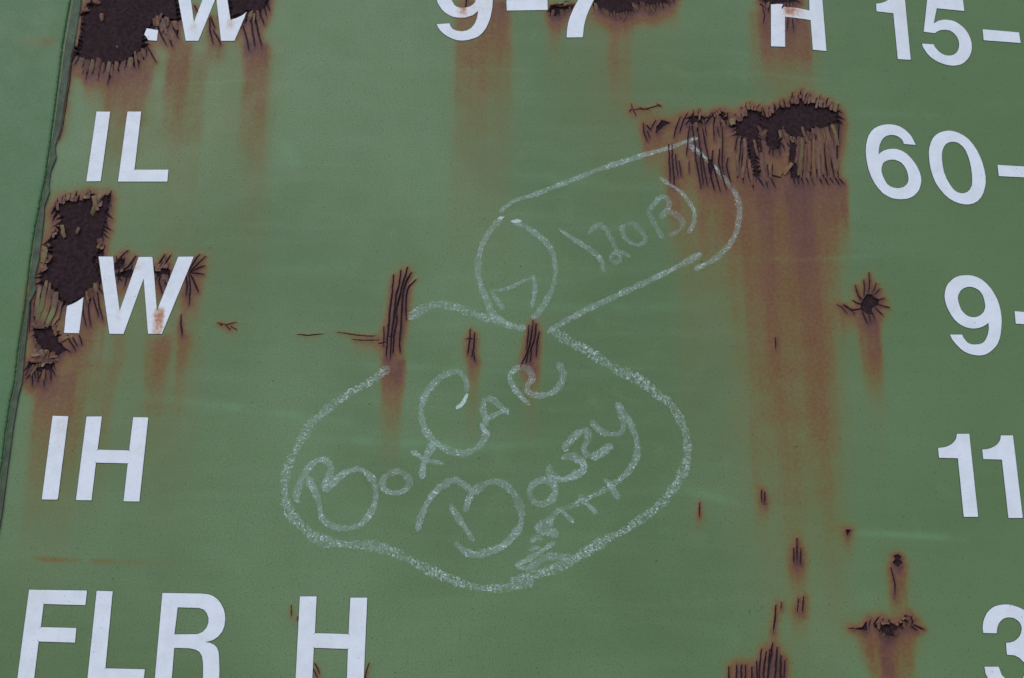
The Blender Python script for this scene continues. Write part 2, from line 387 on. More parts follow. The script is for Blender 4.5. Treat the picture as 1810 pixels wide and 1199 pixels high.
# --- rust runs
for d in ((148, 268, 112, 200, .55, .5), (178, 252, 125, 345, .5, .1), (140, 300, 100, 330, .2, 0), (288, 335, 72, 300, .5, .25), (365, 395, 75, 150, .35, .3), (425, 474, 80, 330, .55, .2), (428, 474, 75, 150, .4, .5),
          (290, 345, 90, 600, .22, 0), (425, 472, 90, 620, .2, 0), (60, 180, 330, 620, .25, 0),
          (125, 185, 560, 700, .55, .3), (60, 130, 655, 790, .6, .45), (50, 190, 640, 1000, .32, 0), (250, 292, 592, 780, .45, .05), (308, 330, 590, 760, .5, .2), (195, 222, 590, 690, .3, 0), (318, 352, 500, 640, .35, .25),
          (245, 345, 600, 1000, .14, 0), (30, 120, 700, 1199, .2, 0),
          (803, 900, 0, 185, .62, .1), (862, 902, 0, 80, .5, .6), (800, 900, 0, 560, .34, 0), (815, 862, 100, 300, .2, 0), (968, 992, 22, 130, .5, .3), (1075, 1118, 35, 230, .42, .15), (985, 1200, 10, 70, .3, .1), (1040, 1120, 40, 520, .14, 0),
          (1344, 1436, 20, 185, .75, .48), (1325, 1455, 20, 215, .45, 0),
          (1183, 1505, 320, 520, .42, 0), (1310, 1500, 315, 420, .6, .35), (1343, 1376, 325, 660, .6, .48), (1396, 1446, 325, 660, .6, .45), (1450, 1505, 330, 500, .5, .25), (1134, 1176, 240, 330, .5, .25), (1180, 1203, 330, 440, .6, .4), (1238, 1300, 325, 470, .5, .15),
          (1325, 1505, 330, 1000, .26, 0), (1418, 1452, 340, 900, .5, .2), (1340, 1380, 340, 800, .35, .1), (1210, 1330, 300, 700, .2, 0), (1130, 1320, 200, 340, .32, 0), (1280, 1500, 190, 340, .4, .1), (1380, 1500, 380, 1500, .24, 0), (1445, 1475, 420, 1250, .3, 0), (1330, 1420, 380, 1350, .25, 0),
          (1190, 1505, 240, 1200, .24, 0, 14), (1290, 1500, 300, 1600, .22, 0, 16), (1560, 1640, 1000, 1500, .15, 0, 12), (150, 480, 60, 620, .22, 0, 14), (40, 340, 480, 1050, .24, 0, 14), (780, 920, 0, 560, .16, 0, 12), (960, 1220, 10, 420, .14, 0, 14),
          (1524, 1562, 560, 700, .75, .5), (1528, 1566, 560, 770, .55, .1), (1490, 1525, 550, 640, .35, .05), (1520, 1570, 600, 1000, .16, 0),
          (1562, 1588, 1122, 1320, .85, .6), (1522, 1548, 1112, 1230, .5, .15), (1540, 1624, 1112, 1320, .55, .05), (1575, 1606, 1000, 1110, .6, .15), (1576, 1590, 1040, 1110, .5, .5),
          (674, 714, 632, 740, .7, .6), (668, 712, 640, 830, .55, 0), (672, 706, 640, 980, .25, 0), (622, 676, 600, 640, .4, 0), (824, 848, 630, 690, .65, .4), (826, 846, 640, 830, .45, 0), (922, 956, 640, 710, .65, .5), (924, 952, 650, 860, .3, 0),
          (1396, 1422, 990, 1060, .6, .3), (1400, 1424, 1070, 1130, .45, 0), (1343, 1356, 885, 925, .5, .1), (1233, 1240, 905, 945, .5, 0), (1493, 1503, 945, 985, .5, 0), (1362, 1374, 1110, 1150, .6, .4), (1290, 1392, 1165, 1420, .4, .2, 8),
          (1367, 1377, 612, 650, .4, 0), (520, 528, 1085, 1110, .4, 0), (55, 62, 8, 40, .35, 0), (42, 58, 12, 40, .15, 0)):
    drip(*d)
def smear(x0, x1, y0, y1, s):                 # horizontal rusty scuff
    a, c = P([(x0, y0), (x1, y1)])
    win = window(np.array([a, c]), 6)
    w_, X, Y = win
    t = np.clip((X - a[0]) / (c[0] - a[0]), 0, 1)
    d = np.abs(Y - (a[1] + t * (c[1] - a[1])))
    f = np.exp(-(d / 2.2) ** 2) * sstep(0, .1, t) * (1 - sstep(.4, 1, t))
    over(STAIN, w_, s * f * np.clip(0.9 + 1.2 * N_MID[w_], 0, 1.6))
smear(40, 420, 985, 1003, .3)
smear(60, 300, 990, 998, .25)
smear(1290, 1560, 455, 470, -0.0)
for t, w, s in (('160,690 350,712 520,735 700,760', 8, .45), ('480,770 700,782 860,790 1000,782', 9, .5), ('1490,942 1600,945 1720,955', 6, .75), ('1210,868 1290,885', 8, .4), ('1290,455 1420,460 1560,452', 5, .6),
                ('300,150 470,140', 3, .5), ('780,122 960,126', 4, .4), ('1330,128 1480,146', 4, .4), ('500,255 520,285', 14, .35), ('840,530 1010,545 1300,540', 10, .3), ('870,300 1100,330', 14, .25),
                ('560,640 760,650 960,660', 6, .3), ('1150,840 1300,890 1450,910', 7, .3), ('420,480 650,470', 12, .2), ('1480,200 1700,205', 10, .3)):
    scrub([tuple(map(float, q.split(','))) for q in t.split()], w, s)
def boxblur(A, ru, rv):
    for ax, r in ((0, int(rv / CELL)), (1, int(ru / CELL))):
        for _ in range(2):
            pad = [(0, 0), (0, 0)]; pad[ax] = (r + 1, r)
            c = np.cumsum(np.pad(A, pad, mode='edge'), axis=ax, dtype=np.float64)
            n = A.shape[ax]
            A = ((np.take(c, range(2 * r + 1, 2 * r + 1 + n), ax) - np.take(c, range(0, n), ax)) / (2 * r + 1)).astype(np.float32)
    return A
def shift_down(A, mm):
    k = int(mm / CELL); B = np.zeros_like(A); B[:-k] = A[k:]; return B
_m = np.clip(1 + .45 * N_MID + .25 * N_COL, .3, 1.8)
over(STAIN, (slice(None), slice(None)), np.clip(shift_down(boxblur(BARE, 5, 9), 9) * 2.6 * _m, 0, .72))
over(STAIN, (slice(None), slice(None)), np.clip(boxblur(BARE, 3.5, 4) * 1.4 * _m, 0, .42))
over(BURN, (slice(None), slice(None)), np.clip(shift_down(boxblur(BARE, 2.2, 4.5), 4) * 1.9 * _m, 0, .62))
STAIN *= np.clip(1 - 0.45 * SCRUB, 0, 1)

# ------------------------------------------------------------------ white lettering
LET = []
def let(kind, label, z, outer, hole=None, notch=False):
    LET.append((kind, label, P(z(outer)), P(z(hole)) if hole else None, notch))
let('letter', 'white letter W of the top row, its right arm torn away by rust', za, '930,-90 1000,-90 1028,120 1108,-90 1180,-90 1205,0 1222,108 1255,97 1285,83 1308,64 1243,218 1172,218 1146,-15 1052,218 985,218')
let('full_stop', 'white full stop with a torn left edge beside the top W', za, '778,152 838,162 832,218 787,215 775,196 765,185')
let('letter', 'white letter I of the row reading IL', za, '512,593 585,594 534,962 458,963')
let('letter', 'white letter L of the row reading IL', za, '676,593 749,593 713,901 893,901 887,964 626,964', notch=True)
let('letter', 'lower stub of the white letter I, broken off by rust', zb, '348,722 356,664 380,655 410,640 442,618 435,690 420,808 340,806')
let('letter', 'white letter W with rust in its valleys, beside the broken I', zb, '523,402 600,402 606,480 635,690 735,404 808,404 818,510 832,690 945,403 1027,402 858,812 785,811 762,518 655,812 580,811')
let('letter', 'white letter I of the row reading IH', zc, '224,85 291,87 246,441 178,440')
let('letter', 'white letter H of the row reading IH', zc, '368,88 433,88 415,229 549,232 566,91 630,92 592,449 525,448 543,287 408,284 389,444 323,443', notch=True)
let('letter', 'white letter F of the bottom row', zc, '124,823 370,827 363,889 186,884 174,982 325,986 319,1048 165,1043 143,1219 72,1218', notch=True)
let('letter', 'white letter L of the bottom row', zc, '411,828 479,830 448,1157 615,1161 610,1222 370,1220', notch=True)
let('letter', 'white letter R of the bottom row', zc, '690,837 862,840 885,843 905,850 922,862 937,880 950,905 956,930 957,950 953,978 943,1003 925,1024 905,1037 872,1046 893,1049 910,1057 922,1070 929,1090 931,1120 932,1170 930,1224 862,1224 863,1160 862,1130 858,1105 848,1088 832,1078 805,1072 740,1070 728,1224 656,1222',
    '755,898 845,901 865,907 878,922 886,945 885,965 877,985 862,1002 840,1012 741,1013')
let('letter', 'white letter H standing apart at the end of the bottom row', zn, '218,632 325,632 314,867 529,873 541,640 649,640 625,1185 518,1185 525,968 307,961 296,1185 189,1185', notch=True)
let('digit', 'white digit 9 of the top row, streaked with rust', zf, '78,157 162,152 168,170 180,187 205,198 240,203 272,198 300,182 325,150 338,115 345,72 310,100 260,115 220,115 190,112 160,100 132,82 110,60 85,20 72,-30 75,-90 100,-150 150,-190 220,-205 300,-195 370,-160 415,-100 435,-40 438,10 436,45 430,80 422,118 410,150 393,185 370,215 343,237 310,250 278,259 245,262 212,260 180,250 148,235 120,215 102,197 90,180',
    '165,-40 172,0 190,30 203,43 220,50 240,53 260,52 283,47 300,40 315,28 325,15 335,-30 325,-80 290,-120 245,-130 200,-118 170,-85')
let('dash', 'white dash of the top row after the 9', zf, '526,3 788,-2 789,66 528,70')
let('digit', 'white digit 7 of the top row', zf, '910,242 913,195 920,150 931,113 945,80 963,40 985,0 1050,-110 1060,-125 850,-120 850,-200 1160,-200 1160,-130 1120,-60 1085,0 1060,52 1040,100 1028,140 1020,180 1014,241')
let('letter', 'white letter H of the top row, its left leg broken and rusty', ze, '158,26 190,23 222,24 214,40 217,52 226,38 300,45 362,58 356,-170 425,-168 430,0 452,272 380,266 368,108 300,98 232,90 233,250 158,247')
let('digit', 'white digit 1 of the top row', ze, '715,22 738,19 758,13 775,4 788,-9 797,-28 865,-28 898,319 830,315 806,72 717,62')
let('digit', 'white digit 5 of the top row', ze, '987,-12 1175,2 1182,60 1036,46 1020,126 1045,112 1065,107 1085,106 1108,109 1130,115 1153,128 1175,145 1192,164 1205,185 1215,208 1221,232 1222,255 1219,277 1211,298 1200,315 1183,332 1165,343 1145,348 1125,350 1100,348 1075,342 1050,333 1025,320 1003,304 985,285 965,255 957,233 1020,237 1026,250 1035,262 1047,275 1060,285 1077,293 1095,297 1113,296 1130,290 1142,279 1150,265 1154,250 1155,235 1152,217 1145,200 1134,185 1120,172 1103,163 1085,160 1070,160 1055,162 1040,168 1025,178 967,170')
let('dash', 'white dash of the top row after the 15', ze, '1279,157 1472,174 1481,230 1285,215')
let('digit', 'white digit 6 beside the widest rust patch', ze, '925,770 862,765 858,752 850,740 838,729 825,722 810,718 795,717 780,719 765,725 752,735 742,750 734,769 730,790 728,820 740,809 755,800 777,793 800,790 825,792 850,800 876,816 900,840 920,865 935,890 946,915 953,940 954,963 950,985 943,1006 930,1025 914,1040 895,1050 873,1056 850,1058 825,1057 800,1052 775,1041 750,1025 727,1000 705,970 688,936 675,900 667,865 662,830 660,800 662,770 667,744 675,720 688,699 705,682 727,671 750,664 770,661 790,661 815,664 840,672 863,686 885,705 899,721 910,740',
    '743,910 744,889 750,870 760,859 775,852 792,848 810,848 831,854 850,865 864,881 875,900 882,920 886,940 886,957 882,970 873,983 860,993 843,998 825,999 807,996 790,990 776,979 765,965 752,939')
let('digit', 'white digit 0 beside the 6', ze, '995,830 994,805 998,780 1005,756 1015,735 1030,718 1050,705 1075,697 1100,694 1125,697 1150,705 1179,720 1205,740 1229,768 1250,800 1267,835 1280,870 1289,905 1295,940 1295,972 1290,1000 1282,1027 1270,1050 1252,1068 1230,1080 1208,1085 1185,1085 1157,1080 1130,1070 1101,1053 1075,1030 1051,1002 1030,970 1016,936 1005,900 998,864',
    '1064,850 1063,824 1066,800 1073,781 1085,765 1101,756 1120,753 1138,755 1155,762 1174,778 1190,800 1202,829 1212,860 1219,895 1223,930 1224,959 1222,985 1213,1004 1200,1018 1183,1025 1165,1026 1147,1021 1130,1010 1114,992 1100,970 1086,943 1075,915 1068,882')
let('dash', 'white dash after the 60', ze, '1358,876 1499,884 1560,888 1565,945 1365,935')
let('digit', 'white digit 9 beside the star shaped rust hole', zl, '983,536 1060,536 1066,551 1075,565 1086,579 1100,590 1119,597 1140,598 1163,596 1185,590 1200,577 1210,560 1219,536 1225,510 1226,486 1223,462 1208,475 1190,485 1170,493 1150,497 1130,498 1110,497 1085,491 1060,480 1034,463 1010,440 991,413 975,385 963,357 955,330 951,310 950,290 953,264 960,240 970,221 985,205 1001,190 1020,178 1047,169 1075,166 1103,166 1130,170 1158,180 1185,195 1214,220 1240,250 1262,284 1280,320 1292,355 1300,390 1305,425 1306,460 1304,496 1300,530 1294,558 1285,585 1270,610 1250,630 1231,646 1210,658 1190,664 1170,666 1145,665 1120,660 1094,652 1070,640 1050,624 1030,605 1000,570',
    '1033,310 1035,294 1040,280 1050,263 1065,250 1084,241 1105,238 1126,240 1145,248 1161,257 1175,270 1187,289 1195,310 1200,330 1203,350 1203,366 1200,380 1194,394 1185,405 1174,415 1160,422 1145,427 1130,428 1112,426 1095,420 1079,409 1065,395 1053,379 1045,360 1037,335')
let('dash', 'white dash after the lone 9', zl, '1386,390 1446,395 1620,405 1628,480 1394,468')
let('digit', 'white digit 1, left one of the number 11', zm, '728,241 752,239 775,236 798,230 820,220 842,207 860,190 871,172 877,155 881,126 983,126 1055,803 938,803 890,325 736,321')
let('digit', 'white digit 1, right one of the number 11', zm, '1088,254 1110,253 1130,250 1156,243 1180,232 1203,218 1220,200 1231,183 1237,165 1239,139 1339,139 1419,812 1302,812 1249,336 1097,332')
let('digit', 'white digit 3 cut off by the right edge of the picture', zh, '1592,812 1589,790 1590,770 1593,749 1600,730 1610,708 1625,690 1641,677 1660,668 1685,662 1710,660 1736,662 1760,668 1788,678 1810,690 1850,730 1865,790 1850,845 1820,885 1870,920 1900,985 1895,1060 1860,1110 1800,1140 1740,1145 1680,1120 1630,1080 1605,1030 1598,992 1674,992 1690,1035 1720,1065 1765,1072 1805,1050 1820,1010 1810,970 1785,945 1760,932 1718,928 1713,865 1735,863 1755,857 1772,845 1785,830 1794,811 1797,790 1794,771 1785,755 1771,742 1755,733 1735,729 1715,730 1699,737 1685,748 1674,763 1668,780 1665,797 1664,814')
LST = np.zeros(SH, np.float32)
_keep = STAIN, BURN
_b = BURN; _s = STAIN
STAIN = LST; BURN = np.zeros(SH, np.float32)
for z_, x0, x1, y0, y1, v_ in ((zb, 803, 862, 672, 900, .95), (zb, 818, 848, 680, 800, .6), (zb, 605, 650, 680, 812, .35), (zb, 700, 760, 420, 500, .35), (zb, 920, 1000, 430, 620, .2), (za, 1005, 1045, 115, 216, .5), (za, 1200, 1240, 105, 180, .55), (za, 1180, 1300, 60, 216, .12),
                               (zf, 215, 275, 40, 120, .9), (zf, 225, 250, 195, 262, .45), (zf, 300, 437, -60, 200, .25), (zf, 150, 330, 30, 262, .15), (zf, 930, 1060, 20, 240, .1), (ze, 222, 300, 36, 98, .9), (ze, 160, 362, 25, 245, .22), (ze, 300, 335, 45, 110, .4), (zc, 224, 300, 85, 300, .3), (za, 500, 600, 590, 960, .22), (za, 660, 900, 590, 1000, .16), (zb, 520, 700, 400, 812, .14), (zb, 340, 442, 620, 812, .16), (zc, 120, 380, 820, 1100, .12)):
    (a0, b0), (a1, b1) = z_('%g,%g %g,%g' % (x0, y0, x1, y1))
    drip(a0, a1, b0, b1, v_, soft=2.8, hold=.45, streak=.2)
STAIN, BURN = _keep
LMASK = np.zeros(SH, bool)
for kind, label, o, h, nt in LET:
    win = window(o, 3)
    if win is None: continue
    w_, X, Y = win
    m_ = inside(o, X, Y)
    if h is not None: m_ &= ~inside(h, X, Y)
    LMASK[w_] |= m_

# ------------------------------------------------------------------ compose the height of the paint
LIP[LIP < 0.03] = 0
H = LIP * (1 - BARE) - GRO
LH = 0.42                                      # the lettering stands this far (mm) above the paint
H = np.where(LMASK, np.minimum(H, 0.08), H)
edge = sstep(0, 30, gu - U0)[None, :] * sstep(0, 30, gu[-1] - gu)[None, :] * sstep(0, 30, gv - V0)[:, None] * sstep(0, 30, gv[-1] - gv)[:, None]
STAIN *= edge; BURN *= edge; SCRUB *= edge; BARE *= edge > 0.2; H = (H * edge).astype(np.float32)

# ------------------------------------------------------------------ materials
def nodes(name):
    m = bpy.data.materials.new(name); m.use_nodes = True
    return m, m.node_tree.nodes, m.node_tree.links, m.node_tree.nodes['Principled BSDF']
class NT:
    def __init__(s, n, l): s.n, s.l = n, l
    def set(s, sock, v):
        if hasattr(v, 'links'): s.l.new(v, sock)
        else: sock.default_value = v
    def attr(s, name):
        a = s.n.new('ShaderNodeAttribute'); a.attribute_name = name; return a.outputs['Fac']
    def pos(s, sc=(1, 1, 1)):
        t = s.n.new('ShaderNodeTexCoord'); m = s.n.new('ShaderNodeMapping'); m.inputs['Scale'].default_value = sc
        s.l.new(t.outputs['Object'], m.inputs[0]); return m.outputs[0]
    def noise(s, vec, scale, detail=3, rough=0.55):
        t = s.n.new('ShaderNodeTexNoise'); s.l.new(vec, t.inputs['Vector'])
        t.inputs['Scale'].default_value = scale; t.inputs['Detail'].default_value = detail; t.inputs['Roughness'].default_value = rough
        return t.outputs['Fac']
    def voro(s, vec, scale):
        t = s.n.new('ShaderNodeTexVoronoi'); s.l.new(vec, t.inputs['Vector']); t.inputs['Scale'].default_value = scale
        return t.outputs['Distance'], t.outputs['Color']
    def math(s, op, a, b=0.0, c=0.0, clamp=False):
        t = s.n.new('ShaderNodeMath'); t.operation = op; t.use_clamp = clamp
        s.set(t.inputs[0], a); s.set(t.inputs[1], b); s.set(t.inputs[2], c); return t.outputs[0]
    def step(s, x, a, b, lo=0.0, hi=1.0):
        t = s.n.new('ShaderNodeMapRange'); t.interpolation_type = 'SMOOTHSTEP'
        s.set(t.inputs['Value'], x); t.inputs['From Min'].default_value = a; t.inputs['From Max'].default_value = b
        t.inputs['To Min'].default_value = lo; t.inputs['To Max'].default_value = hi; return t.outputs[0]
    def mix(s, f, a, b, mode='MIX'):
        t = s.n.new('ShaderNodeMix'); t.data_type = 'RGBA'; t.blend_type = mode
        s.set(t.inputs[0], f); s.set(t.inputs[6], a if hasattr(a, 'links') else (*a, 1)); s.set(t.inputs[7], b if hasattr(b, 'links') else (*b, 1))
        return t.outputs[2]
    def bump(s, h, strength, dist):
        t = s.n.new('ShaderNodeBump'); t.inputs['Strength'].default_value = strength; t.inputs['Distance'].default_value = dist
        s.l.new(h, t.inputs['Height']); return t.outputs[0]

def rust_colour(k, pos):
    n1 = k.noise(pos, 260, 5, 0.65); n2 = k.noise(pos, 40, 4, 0.6); n3 = k.noise(pos, 900, 2, 0.5)
    c = k.mix(k.step(n1, .35, .68), (.019, .0095, .0125), (.042, .0215, .0245))
    c = k.mix(k.step(n2, .48, .72), c, (.030, .014, .012))
    c = k.mix(k.step(n3, .66, .74, 0, .45), c, (.085, .08, .11))
    c = k.mix(k.step(k.noise(pos, 420, 2), .70, .78, 0, .6), c, (.16, .055, .02))
    return c, n1
def paint(name, base, pale, deep, rusty=True):
    m, n, l, b = nodes(name); k = NT(n, l); pos = k.pos()
    big = k.noise(pos, 3.2, 4, .55)
    streak = k.noise(k.pos((1, 1, 9)), 7, 6, .6)
    blot = k.noise(pos, 34, 4, .6)
    c = k.mix(k.step(big, .36, .66), deep, base)
    c = k.mix(k.step(streak, .42, .85, 0, .40), c, pale)
    c = k.mix(k.step(blot, .52, .75, 0, .35), c, pale)
    c = k.mix(k.step(k.noise(k.pos((9, 1, 1)), 30, 3, .6), .5, .8, 0, .22), c, deep)
    grain = k.noise(pos, 650, 3, .6)
    c = k.mix(k.step(grain, .35, .7, .34, 0), c, (.055, .085, .05))
    fade = k.attr('fade')
    c = k.mix(k.math('MULTIPLY', fade, .9, clamp=True), c, deep)
    if rusty:
        st, bu, ba, sc = k.attr('stain'), k.attr('burn'), k.attr('bare'), k.attr('scrub')
        c = k.mix(k.math('MULTIPLY', sc, .6), c, (.155, .335, .165))
        g = k.noise(pos, 300, 4, .65)
        s2 = k.math('MULTIPLY', st, k.step(g, .25, .75, .75, 1.2), clamp=True)
        ramp = n.new('ShaderNodeValToRGB')
        e = ramp.color_ramp.elements
        e[0].position, e[0].color = 0.0, (.160, .180, .056, 1)
        e[1].position, e[1].color = 1.0, (.165, .056, .026, 1)
        x = e.new(.42); x.color = (.172, .128, .030, 1)
        x = e.new(.75); x.color = (.182, .084, .024, 1)
        l.new(s2, ramp.inputs[0])
        c = k.mix(k.step(s2, -.12, .8, 0, .93), c, ramp.outputs[0])
        b2 = k.math('MULTIPLY', bu, k.step(g, .25, .75, .85, 1.15), clamp=True)
        c = k.mix(k.step(b2, .05, .95, 0, .92), c, k.mix(b2, (.185, .066, .052), (.078, .029, .027)))
        # fine rusty speckle where the paint is stained
        sp = k.noise(pos, 1100, 2, .5)
        c = k.mix(k.math('MULTIPLY', k.step(sp, .63, .70), k.math('MULTIPLY_ADD', s2, .6, .06)), c, (.060, .026, .018))
    # dirt specks of several sizes
    d1, c1 = k.voro(pos, 420)
    sep = n.new('ShaderNodeSeparateColor'); l.new(c1, sep.inputs[0])
    r1 = k.step(sep.outputs[0], .40, 1.0, 0, .22)
    c = k.mix(k.math('MULTIPLY', k.math('LESS_THAN', d1, r1), .62), c, (.040, .042, .030))
    d2, c2 = k.voro(pos, 75)
    sep2 = n.new('ShaderNodeSeparateColor'); l.new(c2, sep2.inputs[0])
    r2 = k.step(sep2.outputs[1], .86, 1.0, 0, .055)
    c = k.mix(k.math('MULTIPLY', k.math('LESS_THAN', k.math('ADD', d2, k.math('MULTIPLY', k.math('SUBTRACT', grain, .5), .12)), r2), .7), c, (.038, .032, .022))
    rough = k.step(blot, .3, .7, .42, .58)
    if rusty:
        rc, rn = rust_colour(k, pos)
        f = k.step(ba, .3, .7)
        c = k.mix(f, c, rc)
        rough = k.math('MULTIPLY_ADD', k.math('MAXIMUM', f, k.math('MULTIPLY', s2, .6)), .3, rough)
    l.new(c, b.inputs['Base Color']); l.new(rough, b.inputs['Roughness'])
    b.inputs['Specular IOR Level'].default_value = .35
    hgt = k.math('ADD', k.math('MULTIPLY', grain, .6), k.math('MULTIPLY', k.noise(pos, 120, 3), .7))
    l.new(k.bump(hgt, .22, .0006), b.inputs['Normal'])
    return m
M_PAINT = paint('faded_green_paint', (.153, .250, .107), (.182, .280, .138), (.100, .176, .058))
M_PAINT_L = paint('clean_green_paint', (.084, .196, .070), (.098, .212, .080), (.074, .176, .060))
def mat_rust():
    m, n, l, b = nodes('bare_rusted_steel'); k = NT(n, l); pos = k.pos()
    c, n1 = rust_colour(k, pos)
    l.new(c, b.inputs['Base Color']); b.inputs['Roughness'].default_value = .85; b.inputs['Specular IOR Level'].default_value = .12
    l.new(k.bump(k.math('ADD', n1, k.math('MULTIPLY', k.noise(pos, 700, 3), .5)), .8, .0008), b.inputs['Normal'])
    return m
M_RUST = mat_rust()
def mat_white():
    m, n, l, b = nodes('white_lettering'); k = NT(n, l); pos = k.pos()
    c = k.mix(k.step(k.noise(pos, 60, 4, .6), .35, .7), (.77, .80, .85), (.70, .73, .77))
    c = k.mix(k.step(k.noise(pos, 620, 4, .65), .52, .72, 0, .30), c, (.48, .48, .46))
    c = k.mix(k.step(k.noise(k.pos((1, 1, .35)), 22, 5, .65), .52, .80, 0, .30), c, (.60, .55, .46))
    st = k.math('MULTIPLY', k.attr('stain'), k.step(k.noise(pos, 280, 4, .65), .25, .75, .6, 1.2), clamp=True)
    c = k.mix(k.step(st, .12, 1.0, 0, .92), c, k.mix(st, (.74, .54, .34), (.40, .13, .045)))
    d1, c1 = k.voro(pos, 240)
    sep = n.new('ShaderNodeSeparateColor'); l.new(c1, sep.inputs[0])
    c = k.mix(k.math('MULTIPLY', k.math('LESS_THAN', d1, k.step(sep.outputs[0], .72, 1, 0, .13)), .6), c, (.16, .13, .10))
    l.new(c, b.inputs['Base Color']); b.inputs['Roughness'].default_value = .5; b.inputs['Specular IOR Level'].default_value = .35
    l.new(k.bump(k.noise(pos, 400, 3), .12, .0005), b.inputs['Normal'])
    return m
M_WHITE = mat_white()
def mat_flat(name, col, rough=.8):
    m, n, l, b = nodes(name); k = NT(n, l); pos = k.pos()
    c = k.mix(k.noise(pos, 300, 4, .6), tuple(x * .6 for x in col), tuple(x * 1.4 for x in col))
    l.new(c, b.inputs['Base Color']); b.inputs['Roughness'].default_value = rough
    return m
M_DIRT = mat_flat('grimy_edge', (.022, .026, .018))
M_BACK = mat_flat('primer_back', (.06, .03, .025))
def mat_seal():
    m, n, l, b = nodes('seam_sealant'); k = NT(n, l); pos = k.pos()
    c = k.mix(k.step(k.noise(pos, 90, 5, .65), .3, .7), (.030, .048, .028), (.066, .104, .052))  # dark greens put the shade of the seam into the colour, besides grime
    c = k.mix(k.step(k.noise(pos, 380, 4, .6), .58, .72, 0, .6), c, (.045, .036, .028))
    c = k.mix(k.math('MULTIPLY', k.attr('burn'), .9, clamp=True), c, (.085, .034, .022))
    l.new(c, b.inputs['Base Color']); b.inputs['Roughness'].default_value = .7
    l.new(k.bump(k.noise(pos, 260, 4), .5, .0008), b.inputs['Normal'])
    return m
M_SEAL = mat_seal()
def mat_chalk():
    m, n, l, b = nodes('white_chalk'); k = NT(n, l); pos = k.pos()
    t, de = k.attr('across'), k.attr('chalkiness')
    w1 = k.noise(pos, 330, 4, .7); g = k.noise(pos, 560, 3, .6); cl = k.noise(pos, 150, 3, .6)
    br, al, ro = k.attr('bright'), k.attr('along'), k.attr('coarse')
    cmb = n.new('ShaderNodeCombineXYZ'); k.set(cmb.inputs[0], k.math('MULTIPLY', al, .28)); k.set(cmb.inputs[1], k.math('MULTIPLY', t, 3.2))
    drag = k.noise(cmb.outputs[0], 1.0, 4, .65)
    cmb2 = n.new('ShaderNodeCombineXYZ'); k.set(cmb2.inputs[0], k.math('MULTIPLY_ADD', t, .8, k.math('MULTIPLY', al, .5))); k.set(cmb2.inputs[1], k.math('MULTIPLY', t, 1.3))
    hatch = k.noise(cmb2.outputs[0], 1.0, 3, .6)
    tt = k.math('ADD', k.math('ABSOLUTE', t), k.math('MULTIPLY', k.math('SUBTRACT', w1, .5), k.math('MULTIPLY_ADD', ro, 1.3, 1.7)))
    edge = k.step(tt, .98, .66)
    film = k.math('MULTIPLY', k.step(cl, .30, .70, .15, .34), edge)
    broken = k.math('MULTIPLY_ADD', ro, k.math('SUBTRACT', k.step(hatch, .40, .56, .02, 1.35), 1.0), 1.0)
    film = k.math('MULTIPLY', film, broken)
    streak = k.math('MULTIPLY', k.step(drag, .56, .67), k.math('MULTIPLY', edge, .62))
    grain = k.math('MULTIPLY', k.math('MULTIPLY', k.step(k.math('MULTIPLY_ADD', k.math('SUBTRACT', hatch, .5), .6, g), .57, .68), k.step(cl, .42, .66, .12, 1.3)), edge)
    a = k.math('MULTIPLY', k.math('ADD', k.math('MULTIPLY_ADD', grain, .45, film), streak), de)
    a = k.math('MAXIMUM', a, k.math('MULTIPLY', k.math('MULTIPLY', edge, br), k.step(drag, .30, .50, .35, 1.0)), clamp=True)
    a = k.math('MULTIPLY', a, k.step(k.attr('cut'), .6, .3), clamp=True)
    c = k.mix(k.math('MAXIMUM', grain, streak), (.52, .65, .58), (.82, .85, .87))
    l.new(c, b.inputs['Base Color']); b.inputs['Roughness'].default_value = .9; b.inputs['Specular IOR Level'].default_value = .1
    l.new(a, b.inputs['Alpha'])
    return m
M_CHALK = mat_chalk()

# ------------------------------------------------------------------ mesh helpers
def mesh_np(name, verts, faces, mat, parent=None, attrs=None, smooth=True, mats=None, mat_idx=None):
    """verts (n,3) in mm as u, v, h; faces (m,3) or (m,4) int array"""
    me = bpy.data.meshes.new(name)
    co = np.empty((len(verts), 3), np.float32)
    co[:, 0] = verts[:, 0] * .001; co[:, 1] = -verts[:, 2] * .001; co[:, 2] = verts[:, 1] * .001
    me.vertices.add(len(co)); me.vertices.foreach_set('co', co.ravel())
    faces = np.asarray(faces, np.int32); k = faces.shape[1]
    me.loops.add(faces.size); me.loops.foreach_set('vertex_index', faces.ravel())
    me.polygons.add(len(faces)); me.polygons.foreach_set('loop_start', np.arange(0, faces.size, k, dtype=np.int32))
    try: me.polygons.foreach_set('loop_total', np.full(len(faces), k, np.int32))
    except Exception: pass
    for q in (mats or [mat]): me.materials.append(q)
    if mat_idx is not None: me.polygons.foreach_set('material_index', np.asarray(mat_idx, np.int32))
    me.polygons.foreach_set('use_smooth', np.full(len(faces), smooth, bool))
    for an, av in (attrs or {}).items():
        at = me.attributes.new(an, 'FLOAT', 'POINT'); at.data.foreach_set('value', np.asarray(av, np.float32).ravel())
    me.update(calc_edges=True); me.validate()
    ob = bpy.data.objects.new(name, me); COL.objects.link(ob)
    if parent is not None: ob.parent = parent
    return ob

root = bpy.data.objects.new('boxcar_side', None)
COL.objects.link(root)
root['label'] = 'green painted steel side of a boxcar with white lettering, rust and a chalk drawing'
root['category'] = 'boxcar'

